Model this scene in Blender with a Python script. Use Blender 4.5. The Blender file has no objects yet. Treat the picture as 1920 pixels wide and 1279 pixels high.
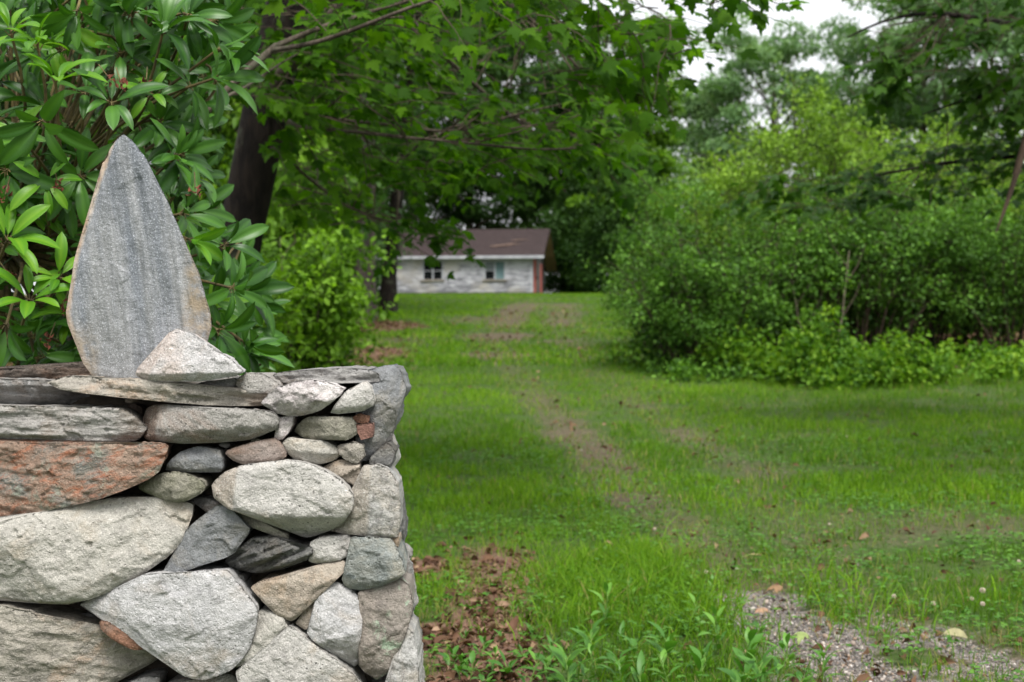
import bpy, math, random
import numpy as np
from mathutils import Vector, Matrix
from mathutils.geometry import delaunay_2d_cdt

# ------------------------------------------------------------------ basics
scene = bpy.context.scene
COL = scene.collection
R = math.radians
FOC = 50.0 / 36.0 * 1920.0        # focal length in photo pixels
HZ = 620.0                        # row of the horizon
CAMZ = 1.25
rng = np.random.default_rng(7)
random.seed(7)

def P(px, py, d):
    """world point seen at photo pixel (px,py) at distance d"""
    return np.array([(px - 960.0) / FOC * d, d, CAMZ - (py - HZ) / FOC * d])

def softplus(x, k):
    return k * np.log1p(np.exp(np.clip(x / k, -40, 40)))

def _hash(i, j, k):
    h = (i * 73856093) ^ (j * 19349663) ^ (k * 83492791)
    h = (h ^ (h >> 13)) * 1274126177
    h = h ^ (h >> 16)
    return (h & 0xFFFF) / 65535.0

def vnoise(p):
    p = np.asarray(p, dtype=np.float64)
    i = np.floor(p).astype(np.int64)
    f = p - i
    u = f * f * (3 - 2 * f)
    x, y, z = i[:, 0], i[:, 1], i[:, 2]
    def L(a, b, t): return a + (b - a) * t
    c = [[[_hash(x + a, y + b, z + c) for c in (0, 1)] for b in (0, 1)] for a in (0, 1)]
    x0 = L(L(c[0][0][0], c[1][0][0], u[:, 0]), L(c[0][1][0], c[1][1][0], u[:, 0]), u[:, 1])
    x1 = L(L(c[0][0][1], c[1][0][1], u[:, 0]), L(c[0][1][1], c[1][1][1], u[:, 0]), u[:, 1])
    return L(x0, x1, u[:, 2]) * 2 - 1

def fbm(p, octv=4, gain=0.5):
    p = np.asarray(p, dtype=np.float64)
    s = np.zeros(len(p)); a = 1.0; t = 0
    for o in range(octv):
        s += a * vnoise(p * (2.03 ** o) + 17.3 * o); t += a; a *= gain
    return s / t

def n2(x, y, sc, octv=3, seed=0.0):
    x = np.asarray(x, float).ravel(); y = np.asarray(y, float).ravel()
    return fbm(np.stack([x * sc, y * sc, np.full_like(x, seed + 0.5)], 1), octv)

def gz(x, y):
    x = np.asarray(x, float); y = np.asarray(y, float)
    z = softplus(y - 9.0, 3.0) * 0.052 - softplus(y - 66.0, 3.0) * 0.034
    z = z + softplus(x - 5.0, 1.5) * 0.035 * np.clip((y - 10) / 8, 0, 1) * np.clip((160 - y) / 60, 0, 1)
    z = z + 0.02 * np.sin(x * 0.9 + 0.3 * y) * np.sin(y * 0.55 + 1.0) * np.clip((y - 3) / 5, 0, 1)
    return z

def G(px, py):
    """ground point seen at photo pixel"""
    lo, hi = 2.0, 120.0
    ds = np.geomspace(lo, hi, 4000)
    x = (px - 960.0) / FOC * ds
    row = HZ + FOC * (CAMZ - gz(x, ds)) / ds
    k = int(np.argmax(row <= py)) if np.any(row <= py) else int(np.argmin(row))
    return np.array([x[k], ds[k], float(gz(x[k], ds[k]))])

# ------------------------------------------------------------------ mesh plumbing
def link(o, parent=None):
    COL.objects.link(o)
    if parent is not None:
        o.parent = parent
    return o

def np_mesh(name, verts, faces, mat=None, parent=None, smooth=False, attrs=None):
    """faces: list of (M,k) int arrays (any k)"""
    me = bpy.data.meshes.new(name)
    verts = np.ascontiguousarray(verts, dtype=np.float32)
    if parent is not None:
        verts = verts - np.array(parent.location, dtype=np.float32)
    if not isinstance(faces, list): faces = [faces]
    faces = [np.asarray(f, dtype=np.int32) for f in faces if len(f)]
    me.vertices.add(len(verts)); me.vertices.foreach_set("co", verts.ravel())
    loops = np.concatenate([f.ravel() for f in faces])
    tot = np.concatenate([np.full(len(f), f.shape[1], np.int32) for f in faces])
    st = np.concatenate([[0], np.cumsum(tot)[:-1]]).astype(np.int32)
    me.loops.add(len(loops)); me.loops.foreach_set("vertex_index", loops)
    me.polygons.add(len(tot)); me.polygons.foreach_set("loop_start", st)
    me.polygons.foreach_set("use_smooth", np.full(len(tot), bool(smooth or attrs)))
    me.update(calc_edges=True)
    for k, a in (attrs or {}).items():
        at = me.attributes.new(k, 'FLOAT', 'POINT')
        at.data.foreach_set("value", np.ascontiguousarray(a, dtype=np.float32))
    if mat is not None: me.materials.append(mat)
    o = bpy.data.objects.new(name, me)
    return link(o, parent)

class MB:
    """collects shapes; build() links them as one mesh object"""
    def __init__(self): self.v = []; self.f = {}; self.n = 0; self.a = []
    def add(self, v, f, a=None):
        v = np.asarray(v, float); self.v.append(v)
        for ff in (f if isinstance(f, list) else [f]):
            ff = np.asarray(ff, int)
            if len(ff): self.f.setdefault(ff.shape[1], []).append(ff + self.n)
        self.a.append(np.full(len(v), 0.5) if a is None else np.broadcast_to(np.asarray(a, float), (len(v),)))
        self.n += len(v)
    def box(self, lo, hi, M=None):
        x0, y0, z0 = lo; x1, y1, z1 = hi
        v = np.array([[x0,y0,z0],[x1,y0,z0],[x1,y1,z0],[x0,y1,z0],[x0,y0,z1],[x1,y0,z1],[x1,y1,z1],[x0,y1,z1]], float)
        self.add(v, np.array([[0,3,2,1],[4,5,6,7],[0,1,5,4],[1,2,6,5],[2,3,7,6],[3,0,4,7]]))
    def tube(self, pts, radii, sides=6, rough=0.0, a=None, cap=True):
        pts = np.asarray(pts, float); n = len(pts); radii = np.asarray(radii, float)
        t = np.gradient(pts, axis=0); t /= np.linalg.norm(t, axis=1)[:, None] + 1e-9
        ref = np.array([0.3, 0.8, 0.52]) if abs(t[0] @ np.array([0.3, 0.8, 0.52])) < 0.9 else np.array([1., 0, 0])
        u = np.cross(t, ref); u /= np.linalg.norm(u, axis=1)[:, None] + 1e-9
        w = np.cross(t, u)
        ang = np.arange(sides) / sides * 2 * np.pi
        rr = radii[:, None] * np.ones(sides)
        ring = pts[:, None] + rr[..., None] * (np.cos(ang)[None, :, None] * u[:, None] + np.sin(ang)[None, :, None] * w[:, None])
        if rough:
            q = ring.reshape(-1, 3)
            nn = (fbm(q * np.array([5., 5., 1.2]), 3) * rough).reshape(n, sides)
            ring = pts[:, None] + (ring - pts[:, None]) * (1 + nn[..., None])
        i = np.arange(n - 1)[:, None] * sides; j = np.arange(sides)[None]
        jn = (j + 1) % sides
        f = np.stack([i + j, i + jn, i + sides + jn, i + sides + j], -1).reshape(-1, 4)
        self.add(ring.reshape(-1, 3), f, a)
    def build(self, name, mat, parent=None, smooth=False, attr=None):
        v = np.concatenate(self.v)
        fs = [np.concatenate(x) for x in self.f.values()]
        return np_mesh(name, v, fs, mat, parent, smooth, {attr: np.concatenate(self.a)} if attr else None)

def empty(name, loc=(0, 0, 0)):
    o = bpy.data.objects.new(name, None); o.location = [float(c) for c in loc]
    o.empty_display_size = 0.1
    return link(o)

def tag(o, label=None, cat=None, group=None, kind=None):
    if label: o["label"] = label
    if cat: o["category"] = cat
    if group: o["group"] = group
    if kind: o["kind"] = kind
    return o

def copy_tree(o, parent=None):
    c = o.copy(); link(c)
    c.parent = parent
    for ch in [x for x in list(bpy.data.objects) if x.parent == o]:
        copy_tree(ch, c)
    return c

def rot_from(nrm, tan):
    """frames: y = tan-ish (leaf axis), z = nrm-ish"""
    y = tan / (np.linalg.norm(tan, axis=1)[:, None] + 1e-9)
    z = nrm - (nrm * y).sum(1)[:, None] * y
    z /= np.linalg.norm(z, axis=1)[:, None] + 1e-9
    x = np.cross(y, z)
    return np.stack([x, y, z], 2)          # columns

def scatter(tv, tf, pos, rot, sc, v, mb):
    tv = np.asarray(tv, float); n = len(pos)
    sc = np.asarray(sc, float)
    if sc.ndim == 1: sc = np.repeat(sc[:, None], 3, 1)
    w = np.einsum('nij,nkj->nki', rot, tv[None] * sc[:, None]) + pos[:, None]
    for f in (tf if isinstance(tf, list) else [tf]):
        f = np.asarray(f, int)
    fl = tf if isinstance(tf, list) else [tf]
    fs = [(np.asarray(f, int)[None] + (np.arange(n) * len(tv))[:, None, None]).reshape(-1, np.asarray(f).shape[1]) for f in fl]
    mb.add(w.reshape(-1, 3), fs, np.repeat(v, len(tv)))

def unit(v): return v / (np.linalg.norm(v, axis=-1, keepdims=True) + 1e-9)
def rdir(n, up=0.0):
    d = rng.normal(size=(n, 3)); d[:, 2] += up
    return unit(d)

# leaf templates (y = length 1, z = up)
DIAMOND = (np.array([[0, 0, 0], [-.32, .45, .07], [0, 1, -.05], [.32, .45, .07]]), np.array([[0, 1, 2], [0, 2, 3]]))
OVAL = (np.array([[0, 0, 0], [-.26, .28, .06], [-.28, .62, .05], [0, 1, -.10], [.28, .62, .05], [.26, .28, .06], [0, .45, -.02]]),
        np.array([[0, 6, 1], [1, 6, 2], [2, 6, 3], [3, 6, 4], [4, 6, 5], [5, 6, 0]])[:, [0, 2, 1]])
def lance(wid=.14, n=6, droop=.25, fold=.18, blunt=0.8):
    v = []; f = []
    for i in range(n + 1):
        s = i / n
        w = wid * (math.sin(math.pi * min(1, s ** blunt)) ** 0.75 if 0 < s < 1 else 0) + 0.004
        z = 0.08 * math.sin(s * 2.2) - droop * s * s
        v += [[-w, s, z + fold * w], [0, s, z], [w, s, z + fold * w]]
    for i in range(n):
        a = 3 * i
        f += [[a, a + 1, a + 4, a + 3], [a + 1, a + 2, a + 5, a + 4]]
    return np.array(v), np.array(f)
def ellip(wid=.14, n=7, droop=.25, fold=.1, peak=.56):
    v = []; f = []
    for i in range(n + 1):
        s = i / n; t_ = s ** (math.log(.5) / math.log(peak))
        w = wid * max(0., 1 - abs(2 * t_ - 1) ** 2.3) ** .75 + .004
        z = .10 * math.sin(s * 2.4) - droop * s * s
        v += [[-w, s, z + fold * w], [-w * .5, s, z + fold * w * .8], [0, s, z - .012], [w * .5, s, z + fold * w * .8], [w, s, z + fold * w * .75]]
    for i in range(n):
        for k in range(4):
            q = 5 * i + k; f.append([q, q + 1, q + 6, q + 5])
    return np.array(v), np.array(f)
_mo = [(0, 0), (.10, -.03), (.24, -.08), (.20, .04), (.40, .10), (.33, .18), (.55, .36), (.40, .38), (.44, .50), (.26, .44), (.20, .52), (.26, .68), (.14, .70), (.10, .84), (0, 1.0)]
_mo = _mo + [(-x, y) for x, y in _mo[-2:0:-1]]
def maple_leaf(droop=.18):
    o = np.array(_mo); c = np.array([[0., .28]])
    p = np.concatenate([c, o]); r = np.linalg.norm(p - c, axis=1)
    z = -droop * r * r * 1.6 + 0.05 * np.abs(p[:, 0])
    n = len(o); i = np.arange(n)
    return np.c_[p[:, 0], p[:, 1], z], np.stack([np.zeros(n, int), 1 + (i + 1) % n, 1 + i], 1)[:, [0, 1, 2]]
# ------------------------------------------------------------------ materials
def lin(c):
    return tuple(((x / 255.) / 12.92 if x / 255. <= .04045 else ((x / 255. + .055) / 1.055) ** 2.4) for x in c) + (1,)

class NT:
    def __init__(self, name):
        self.m = bpy.data.materials.new(name); self.m.use_nodes = True
        self.t = self.m.node_tree; self.t.nodes.clear()
        self.out = self.t.nodes.new('ShaderNodeOutputMaterial')
    def n(self, typ, **kw):
        nd = self.t.nodes.new(typ)
        for k, v in kw.items():
            if hasattr(nd, k) and not k[0].isupper(): setattr(nd, k, v)
        return nd
    def l(self, a, b): self.t.links.new(a, b)
    def set(self, nd, key, v):
        if hasattr(v, 'is_linked') or isinstance(v, bpy.types.NodeSocket): self.l(v, nd.inputs[key])
        else: nd.inputs[key].default_value = v
    def mix(self, f, a, b, mode='MIX'):
        nd = self.n('ShaderNodeMix', data_type='RGBA', blend_type=mode)
        self.set(nd, 0, f); self.set(nd, 6, a); self.set(nd, 7, b)
        return nd.outputs[2]
    def math(self, op, a, b=0.0, clamp=False):
        nd = self.n('ShaderNodeMath', operation=op); nd.use_clamp = clamp
        self.set(nd, 0, a); self.set(nd, 1, b); return nd.outputs[0]
    def ramp(self, f, lo, hi):
        nd = self.n('ShaderNodeMapRange'); nd.clamp = True
        self.set(nd, 0, f); self.set(nd, 1, lo); self.set(nd, 2, hi); return nd.outputs[0]
    def noise(self, vec, scale, detail=4, rough=.55, dist=0.0):
        nd = self.n('ShaderNodeTexNoise'); self.l(vec, nd.inputs['Vector'])
        nd.inputs['Scale'].default_value = scale; nd.inputs['Detail'].default_value = detail
        nd.inputs['Roughness'].default_value = rough; nd.inputs['Distortion'].default_value = dist
        return nd.outputs['Fac']
    def obj(self, scale=(1, 1, 1), rot=(0, 0, 0), loc=(0, 0, 0)):
        tc = self.n('ShaderNodeTexCoord'); mp = self.n('ShaderNodeMapping')
        self.l(tc.outputs['Object'], mp.inputs['Vector'])
        mp.inputs['Scale'].default_value = scale; mp.inputs['Rotation'].default_value = rot; mp.inputs['Location'].default_value = loc
        return mp.outputs['Vector']
    def attr(self, name):
        nd = self.n('ShaderNodeAttribute'); nd.attribute_name = name; return nd.outputs['Fac']
    def bump(self, h, strength, dist, normal=None):
        nd = self.n('ShaderNodeBump'); self.l(h, nd.inputs['Height'])
        nd.inputs['Strength'].default_value = strength; nd.inputs['Distance'].default_value = dist
        if normal is not None: self.l(normal, nd.inputs['Normal'])
        return nd.outputs['Normal']
    def pbr(self, col, rough=.8, spec=.3, normal=None):
        b = self.n('ShaderNodeBsdfPrincipled')
        self.set(b, 'Base Color', col); self.set(b, 'Roughness', rough)
        b.inputs['Specular IOR Level'].default_value = spec
        if normal is not None: self.l(normal, b.inputs['Normal'])
        return b.outputs[0]
    def done(self, sh): self.l(sh, self.out.inputs['Surface']); return self.m

def stone_mat(name, c1, c2, c3=None, speck=.35, streak=None, pits=.3, lichen=None, rot=0.0, fine=1.0, wear=.5):
    """c1,c2 main mottling (sRGB); c3 stain; streak = (color, stretch); speck = dark mineral grains; pits = small pits"""
    t = NT(name)
    def des(c, k=.54):
        m = .3 * c[0] + .59 * c[1] + .11 * c[2]
        return tuple(min(235, (m + (x - m) * k) * 1.0) for x in c)
    c1, c2 = des(c1), des(c2); c3 = c3 and des(c3)
    v = t.obj()
    vs = t.obj(scale=(1, 1, 1), rot=(0, rot, 0))
    big = t.noise(v, 9, 5, .6, .6)
    col = t.mix(t.ramp(big, .36, .64), lin(c1), lin(c2))
    mid = t.noise(v, 38, 5, .65, .3)
    col = t.mix(t.math('MULTIPLY', t.ramp(mid, .45, .75), .45), col, lin(tuple(min(255, x * 1.2 + 8) for x in c1)))
    dk = t.noise(t.obj(loc=(7, 7, 7)), 26, 5, .68, .4)
    col = t.mix(t.math('MULTIPLY', t.ramp(dk, .50, .70), .55), col, lin(tuple(x * .66 for x in c1)))
    if c3:
        st = t.noise(t.obj(loc=(3.1, 1.7, 5.2)), 6.5, 5, .62, 1.0)
        col = t.mix(t.math('MULTIPLY', t.ramp(st, .50, .64), wear + .35), col, lin(c3))
    if streak:
        sc, k = streak
        sv = t.n('ShaderNodeMapping'); t.l(vs, sv.inputs['Vector']); sv.inputs['Scale'].default_value = (1, 1, k) if k > 1 else (1 / k, 1, 1)
        sn = t.noise(sv.outputs[0], 26, 5, .65, .5)
        col = t.mix(t.math('MULTIPLY', t.ramp(sn, .48, .68), .75), col, lin(sc))
    if lichen:
        ln = t.noise(t.obj(loc=(9, 2, 1)), 13, 6, .7, .4)
        col = t.mix(t.math('MULTIPLY', t.ramp(ln, .55, .63), .7), col, lin(lichen))
    cc = c3 or c2
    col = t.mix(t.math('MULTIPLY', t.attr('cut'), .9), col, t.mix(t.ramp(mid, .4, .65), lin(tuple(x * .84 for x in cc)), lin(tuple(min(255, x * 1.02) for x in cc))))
    g = t.noise(v, 330 * fine, 3, .7)
    col = t.mix(t.math('MULTIPLY', t.ramp(g, .54, .66), speck), col, (.02, .02, .022, 1))
    g2 = t.noise(t.obj(loc=(5, 5, 5)), 260 * fine, 2, .6)
    col = t.mix(t.math('MULTIPLY', t.ramp(g2, .56, .68), .45), col, lin(tuple(min(250, x * 1.25 + 22) for x in c1)))
    vo = t.n('ShaderNodeTexVoronoi'); vo.feature = 'F1'; t.l(v, vo.inputs['Vector']); vo.inputs['Scale'].default_value = 95
    pm = t.math('MULTIPLY', t.ramp(vo.outputs['Distance'], .24, .12), t.ramp(t.noise(v, 21, 2), .50, .62))
    col = t.mix(t.math('MULTIPLY', pm, pits), col, (.03, .028, .027, 1))
    h1 = t.noise(v, 60, 6, .68, .2)
    h2 = t.noise(v, 260, 4, .7)
    h = t.math('ADD', h1, t.math('MULTIPLY', h2, .45))
    h = t.math('SUBTRACT', h, t.math('MULTIPLY', pm, .3))
    if streak: h = t.math('ADD', h, t.math('MULTIPLY', sn, .6))
    nrm = t.bump(h, 1.0, .010)
    return t.done(t.pbr(col, .82, .25, nrm))

def leaf_mat(name, dark, mid, light, trans=.35, rough=.45, spec=.35, tint=1.0, vein=False):
    t = NT(name)
    v = t.attr('v')
    cr = t.n('ShaderNodeValToRGB'); t.l(v, cr.inputs[0])
    e = cr.color_ramp.elements
    e[0].position = 0; e[0].color = (*dark, 1); e[1].position = 1; e[1].color = (*light, 1)
    m = e.new(.5); m.color = (*mid, 1)
    col = cr.outputs[0]
    nz = t.noise(t.obj(), 9, 2)
    col = t.mix(t.ramp(nz, .3, .7), col, t.mix(1.0, col, (.72, .80, .60, 1), 'MULTIPLY'))
    p = t.pbr(col, rough, spec)
    tr = t.n('ShaderNodeBsdfTranslucent')
    tc = t.mix(1.0, col, (1.25 * tint, 1.35 * tint, .55 * tint, 1), 'MULTIPLY')
    t.l(tc, tr.inputs['Color'])
    mx = t.n('ShaderNodeMixShader'); mx.inputs[0].default_value = trans
    t.l(p, mx.inputs[1]); t.l(tr.outputs[0], mx.inputs[2])
    return t.done(mx.outputs[0])

def bark_mat(name, c1, c2, scale=6, bump=.9):
    t = NT(name)
    v = t.obj(scale=(1, 1, .22))
    a = t.noise(v, scale * 3, 6, .68, .8)
    b = t.noise(t.obj(), scale * .6, 3, .6)
    col = t.mix(t.ramp(a, .38, .62), lin(c1), lin(c2))
    col = t.mix(t.math('MULTIPLY', t.ramp(b, .55, .7), .4), col, lin((96, 104, 84)))
    return t.done(t.pbr(col, .9, .15, t.bump(a, bump, .03)))

def plain_mat(name, c1, c2, scale=8, rough=.7, bump=.2, spec=.3, stretch=(1, 1, 1)):
    t = NT(name)
    a = t.noise(t.obj(scale=stretch), scale, 5, .6, .3)
    col = t.mix(t.ramp(a, .38, .62), lin(c1), lin(c2))
    return t.done(t.pbr(col, rough, spec, t.bump(a, bump, .01)))
# ------------------------------------------------------------------ dry stone wall
def resample(poly, step):
    p = np.asarray(poly, float); q = np.roll(p, -1, 0)
    L = np.linalg.norm(q - p, axis=1); out = []
    for a, b, l in zip(p, q, L):
        k = max(1, int(round(l / step)))
        out.append(a + (b - a) * (np.arange(k) / k)[:, None])
    return np.concatenate(out)

def chaikin(p, n=1, r=.25):
    for _ in range(n):
        q = np.roll(p, -1, 0)
        p = np.stack([p * (1 - r) + q * r, p * r + q * (1 - r)], 1).reshape(-1, 2)
    return p

def inside(pts, poly):
    x, y = pts[:, 0], pts[:, 1]; c = np.zeros(len(pts), bool)
    p = poly; q = np.roll(poly, -1, 0)
    for (x0, y0), (x1, y1) in zip(p, q):
        if y0 == y1: continue
        m = ((y0 > y) != (y1 > y)) & (x < (x1 - x0) * (y - y0) / (y1 - y0) + x0)
        c ^= m
    return c

def edge_dist(pts, poly):
    d = np.full(len(pts), 1e9); q = np.roll(poly, -1, 0)
    for a, b in zip(poly, q):
        ab = b - a; t = np.clip(((pts - a) @ ab) / (ab @ ab + 1e-12), 0, 1)
        d = np.minimum(d, np.linalg.norm(pts - a - t[:, None] * ab, axis=1))
    return d

SEED = [0]; CUTM = [None]
def stone_shape(poly, step, edge=14, depth=150, round_=1.0, rough=1.0, facets=2, cuts=(), lay=None, tilt=(0, 0), facet_amp=.32, smooth_out=None, slab=False, bulge=0.0, facet_dome=.6):
    """poly in plane units (1 unit = 1 photo px at the wall); returns verts (u,v,h), faces. h>0 towards the viewer"""
    SEED[0] += 1; s = SEED[0] * 7.77
    rs = np.random.default_rng(SEED[0] + 100)
    poly = np.asarray(poly, float)
    poly = chaikin(poly, 1, .08 + .08 * (edge > 17)) if smooth_out is None else chaikin(poly, smooth_out, .2)
    o = resample(poly, step)
    nn = np.stack([fbm(np.c_[o * .045, np.full(len(o), s)], 4), fbm(np.c_[o * .045, np.full(len(o), s + 9)], 4)], 1)
    tg = np.roll(o, -1, 0) - np.roll(o, 1, 0); tg /= np.linalg.norm(tg, axis=1)[:, None] + 1e-9
    area = np.sum(o[:, 0] * np.roll(o[:, 1], -1) - np.roll(o[:, 0], -1) * o[:, 1])
    o = o + np.stack([-tg[:, 1], tg[:, 0]], 1) * (.5 if area > 0 else -.5)      # joints between stones
    n3 = np.stack([fbm(np.c_[o * .13, np.full(len(o), s + 5)], 3), fbm(np.c_[o * .13, np.full(len(o), s + 6)], 3)], 1)
    o = o + nn * 4.2 * rough + n3 * 2.0 * rough
    o = resample(o, step)
    lo, hi = o.min(0), o.max(0)
    gx, gy = np.meshgrid(np.arange(lo[0], hi[0], step), np.arange(lo[1], hi[1], step * .87))
    gx = gx + (np.arange(gx.shape[0]) % 2)[:, None] * step * .5
    g = np.stack([gx.ravel(), gy.ravel()], 1) + rs.uniform(-.12, .12, (gx.size, 2)) * step
    g = g[inside(g, o)]
    dg = edge_dist(g, o); keep = dg > step * .6
    g, dg = g[keep], dg[keep]
    n = len(o)
    pts = np.concatenate([o, g]); dist = np.concatenate([np.zeros(n), dg])
    ring = [(i, (i + 1) % n) for i in range(n)]
    vo, _, fo, orig, _, _ = delaunay_2d_cdt([Vector(p) for p in pts], ring, [], 1, 1e-4, True)
    vo = np.array([tuple(p) for p in vo])
    src = np.array([x[0] if x else 0 for x in orig])
    d = dist[src]
    f = np.array([list(t) for t in fo if len(t) == 3])
    c = o.mean(0); rel = vo - c; ext = (hi - lo).max() * .5
    # rounded rim
    e = edge * (1 + .5 * vnoise(np.c_[vo * .02, np.full(len(vo), s + 3)]))
    e = e * .32
    tt = np.clip(d / np.maximum(e, 2), 0, 1)
    h = e * (.45 * np.sqrt(1 - (1 - tt) ** 2) + .55 * tt) * round_
    nf = 8 if facets else 3
    inner = vo[d > np.percentile(d, 25)]
    cs = inner[rs.integers(0, len(inner), nf)] - c
    half = np.array([(hi[0] - lo[0]), (hi[1] - lo[1])]) * .5
    H = min(half) * (.26 if facets else .12) * facet_dome * (.45 if lay else 1); pl = np.full(len(vo), 1e9)
    wobf = 1.5 * fbm(np.c_[vo * .05, np.full(len(vo), s + 15)], 3)
    for ci in cs:
        qn = ci / half; g_ = -2 * H * qn / half * rs.uniform(.6, 1.6) + rs.normal(0, .035, 2)
        pl = np.minimum(pl, H * (1 - qn @ qn) + (rel - ci) @ g_ + rs.normal(0, .8) + wobf)
    h += pl - np.median(pl)
    h += bulge * (1 - np.exp(-d / (ext * .35)))
    h += rel[:, 0] * tilt[0] + rel[:, 1] * tilt[1]
    # random broken planes
    for k in range(facets):
        a = rs.uniform(0, 2 * np.pi); nv = np.array([np.cos(a), np.sin(a)])
        pr = rel @ nv; off = np.percentile(pr, rs.uniform(30, 80))
        wob = 5 * fbm(np.c_[vo * .03, np.full(len(vo), s + 20 + k)], 3)
        h -= np.maximum(0, pr - off + wob) * facet_amp * rs.uniform(.4, 1.3)
    cutm = np.zeros(len(vo))
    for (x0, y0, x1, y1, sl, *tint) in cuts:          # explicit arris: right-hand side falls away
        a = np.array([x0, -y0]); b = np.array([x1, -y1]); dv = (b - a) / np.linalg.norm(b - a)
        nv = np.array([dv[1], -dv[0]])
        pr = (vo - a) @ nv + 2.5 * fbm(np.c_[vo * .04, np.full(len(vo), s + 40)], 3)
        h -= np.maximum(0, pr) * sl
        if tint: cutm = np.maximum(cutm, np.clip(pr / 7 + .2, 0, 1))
    q = np.c_[vo, np.full(len(vo), s)]
    # stepped fracture: quantised noise gives small broken ledges
    f1 = fbm(q * np.array([.016, .022, 1]), 4)
    led = np.floor(f1 * 5.5) / 5.5
    h += rough * (4.0 * f1 + 2.6 * led)
    h += rough * 2.0 * fbm(q * np.array([.055, .055, 1]), 4) + rough * 1.2 * fbm(q * np.array([.24, .24, 1]), 3)
    # broken scars: irregular cells, each its own small plane
    K = max(5, int(np.ptp(o[:, 0]) * np.ptp(o[:, 1]) / (900 if rough > .75 else 2600)))
    sd = np.stack([rs.uniform(lo[0], hi[0], K), rs.uniform(lo[1], hi[1], K)], 1); an = np.array([.7, 1.25])
    wv = vo + np.stack([fbm(np.c_[vo * .05, np.full(len(vo), s + 80)], 3), fbm(np.c_[vo * .05, np.full(len(vo), s + 90)], 3)], 1) * 14
    near = np.argmin((((wv[:, None] - sd[None]) * an) ** 2).sum(2), 1)
    tl_ = rs.normal(0, .055, (K, 2)); of = rs.normal(0, .55, K) * (rough > .5)
    h += rough * (of[near] + ((vo - sd[near]) * tl_[near]).sum(1)) * np.clip(d / 6, .3, 1)
    rid = 1 - np.abs(fbm(q * np.array([.028, .028, 1]) + 31, 4)) * 9
    h -= rough * 1.0 * np.clip(rid, 0, 1)
    if lay:
        ang, amp = lay; amp *= 1.5
        ca, sa = np.cos(ang), np.sin(ang)
        w = np.stack([(vo[:, 0] * ca + vo[:, 1] * sa) * .010, (-vo[:, 0] * sa + vo[:, 1] * ca) * .085, np.full(len(vo), s)], 1)
        ln = fbm(w, 4); h += amp * (ln * 4.5 + np.floor(ln * 6) * .9)
    # sides
    idx_o = np.array([np.where(src == i)[0][0] if np.any(src == i) else 0 for i in range(n)])
    V = [np.c_[vo, h]]; base = len(vo); prev = idx_o; F4 = []
    for k, (dd, scl) in enumerate(((.03, 1.0), (.10, .985), (.30, .95), (.65, .90), (1.0, .80))):
        p = c + (vo[idx_o] - c) * scl
        hh = np.minimum(h[idx_o] - dd * depth, h[idx_o] - 1)
        hh = hh + rough * 3 * fbm(np.c_[p * .05, np.full(n, s + 50 + k)], 3)
        p = p + rough * 2.0 * np.stack([fbm(np.c_[p * .06, np.full(n, s + 60 + k)], 3), fbm(np.c_[p * .06, np.full(n, s + 70 + k)], 3)], 1)
        V.append(np.c_[p, hh]); cur = np.arange(n) + base; base += n
        F4.append(np.stack([prev, cur, np.roll(cur, -1), np.roll(prev, -1)], 1)); prev = cur
    V.append(np.array([[c[0], c[1], V[-1][:, 2].mean()]])); 
    cap = np.stack([prev, np.full(n, base), np.roll(prev, -1)], 1)
    CUTM[0] = np.concatenate([cutm, np.tile(cutm[idx_o], 5), [0]])
    return np.concatenate(V), [np.concatenate([f, cap]), np.concatenate(F4)]

def front_frame(d):
    k = d / FOC
    return lambda v: np.stack([v[:, 0] * k, d - v[:, 2] * k, CAMZ + v[:, 1] * k], 1)

def px_poly(pts):      # photo px -> plane units (u right, v up, about the horizon centre)
    p = np.asarray(pts, float); return np.stack([p[:, 0] - 960, HZ - p[:, 1]], 1)

def cutpx(c):
    return [(x0 - 960, y0 - HZ, x1 - 960, y1 - HZ, *s) for x0, y0, x1, y1, *s in c]

def make_stone(name, pts, mat, parent=None, d=3.0, step=3.0, label=None, cuts=(), **kw):
    V, F = stone_shape(px_poly(pts), step, cuts=cutpx(cuts), **kw)
    o = np_mesh(name, front_frame(d)(V), F, mat, parent, True, {'cut': CUTM[0]})
    if label: o["label"] = label
    return o

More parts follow.
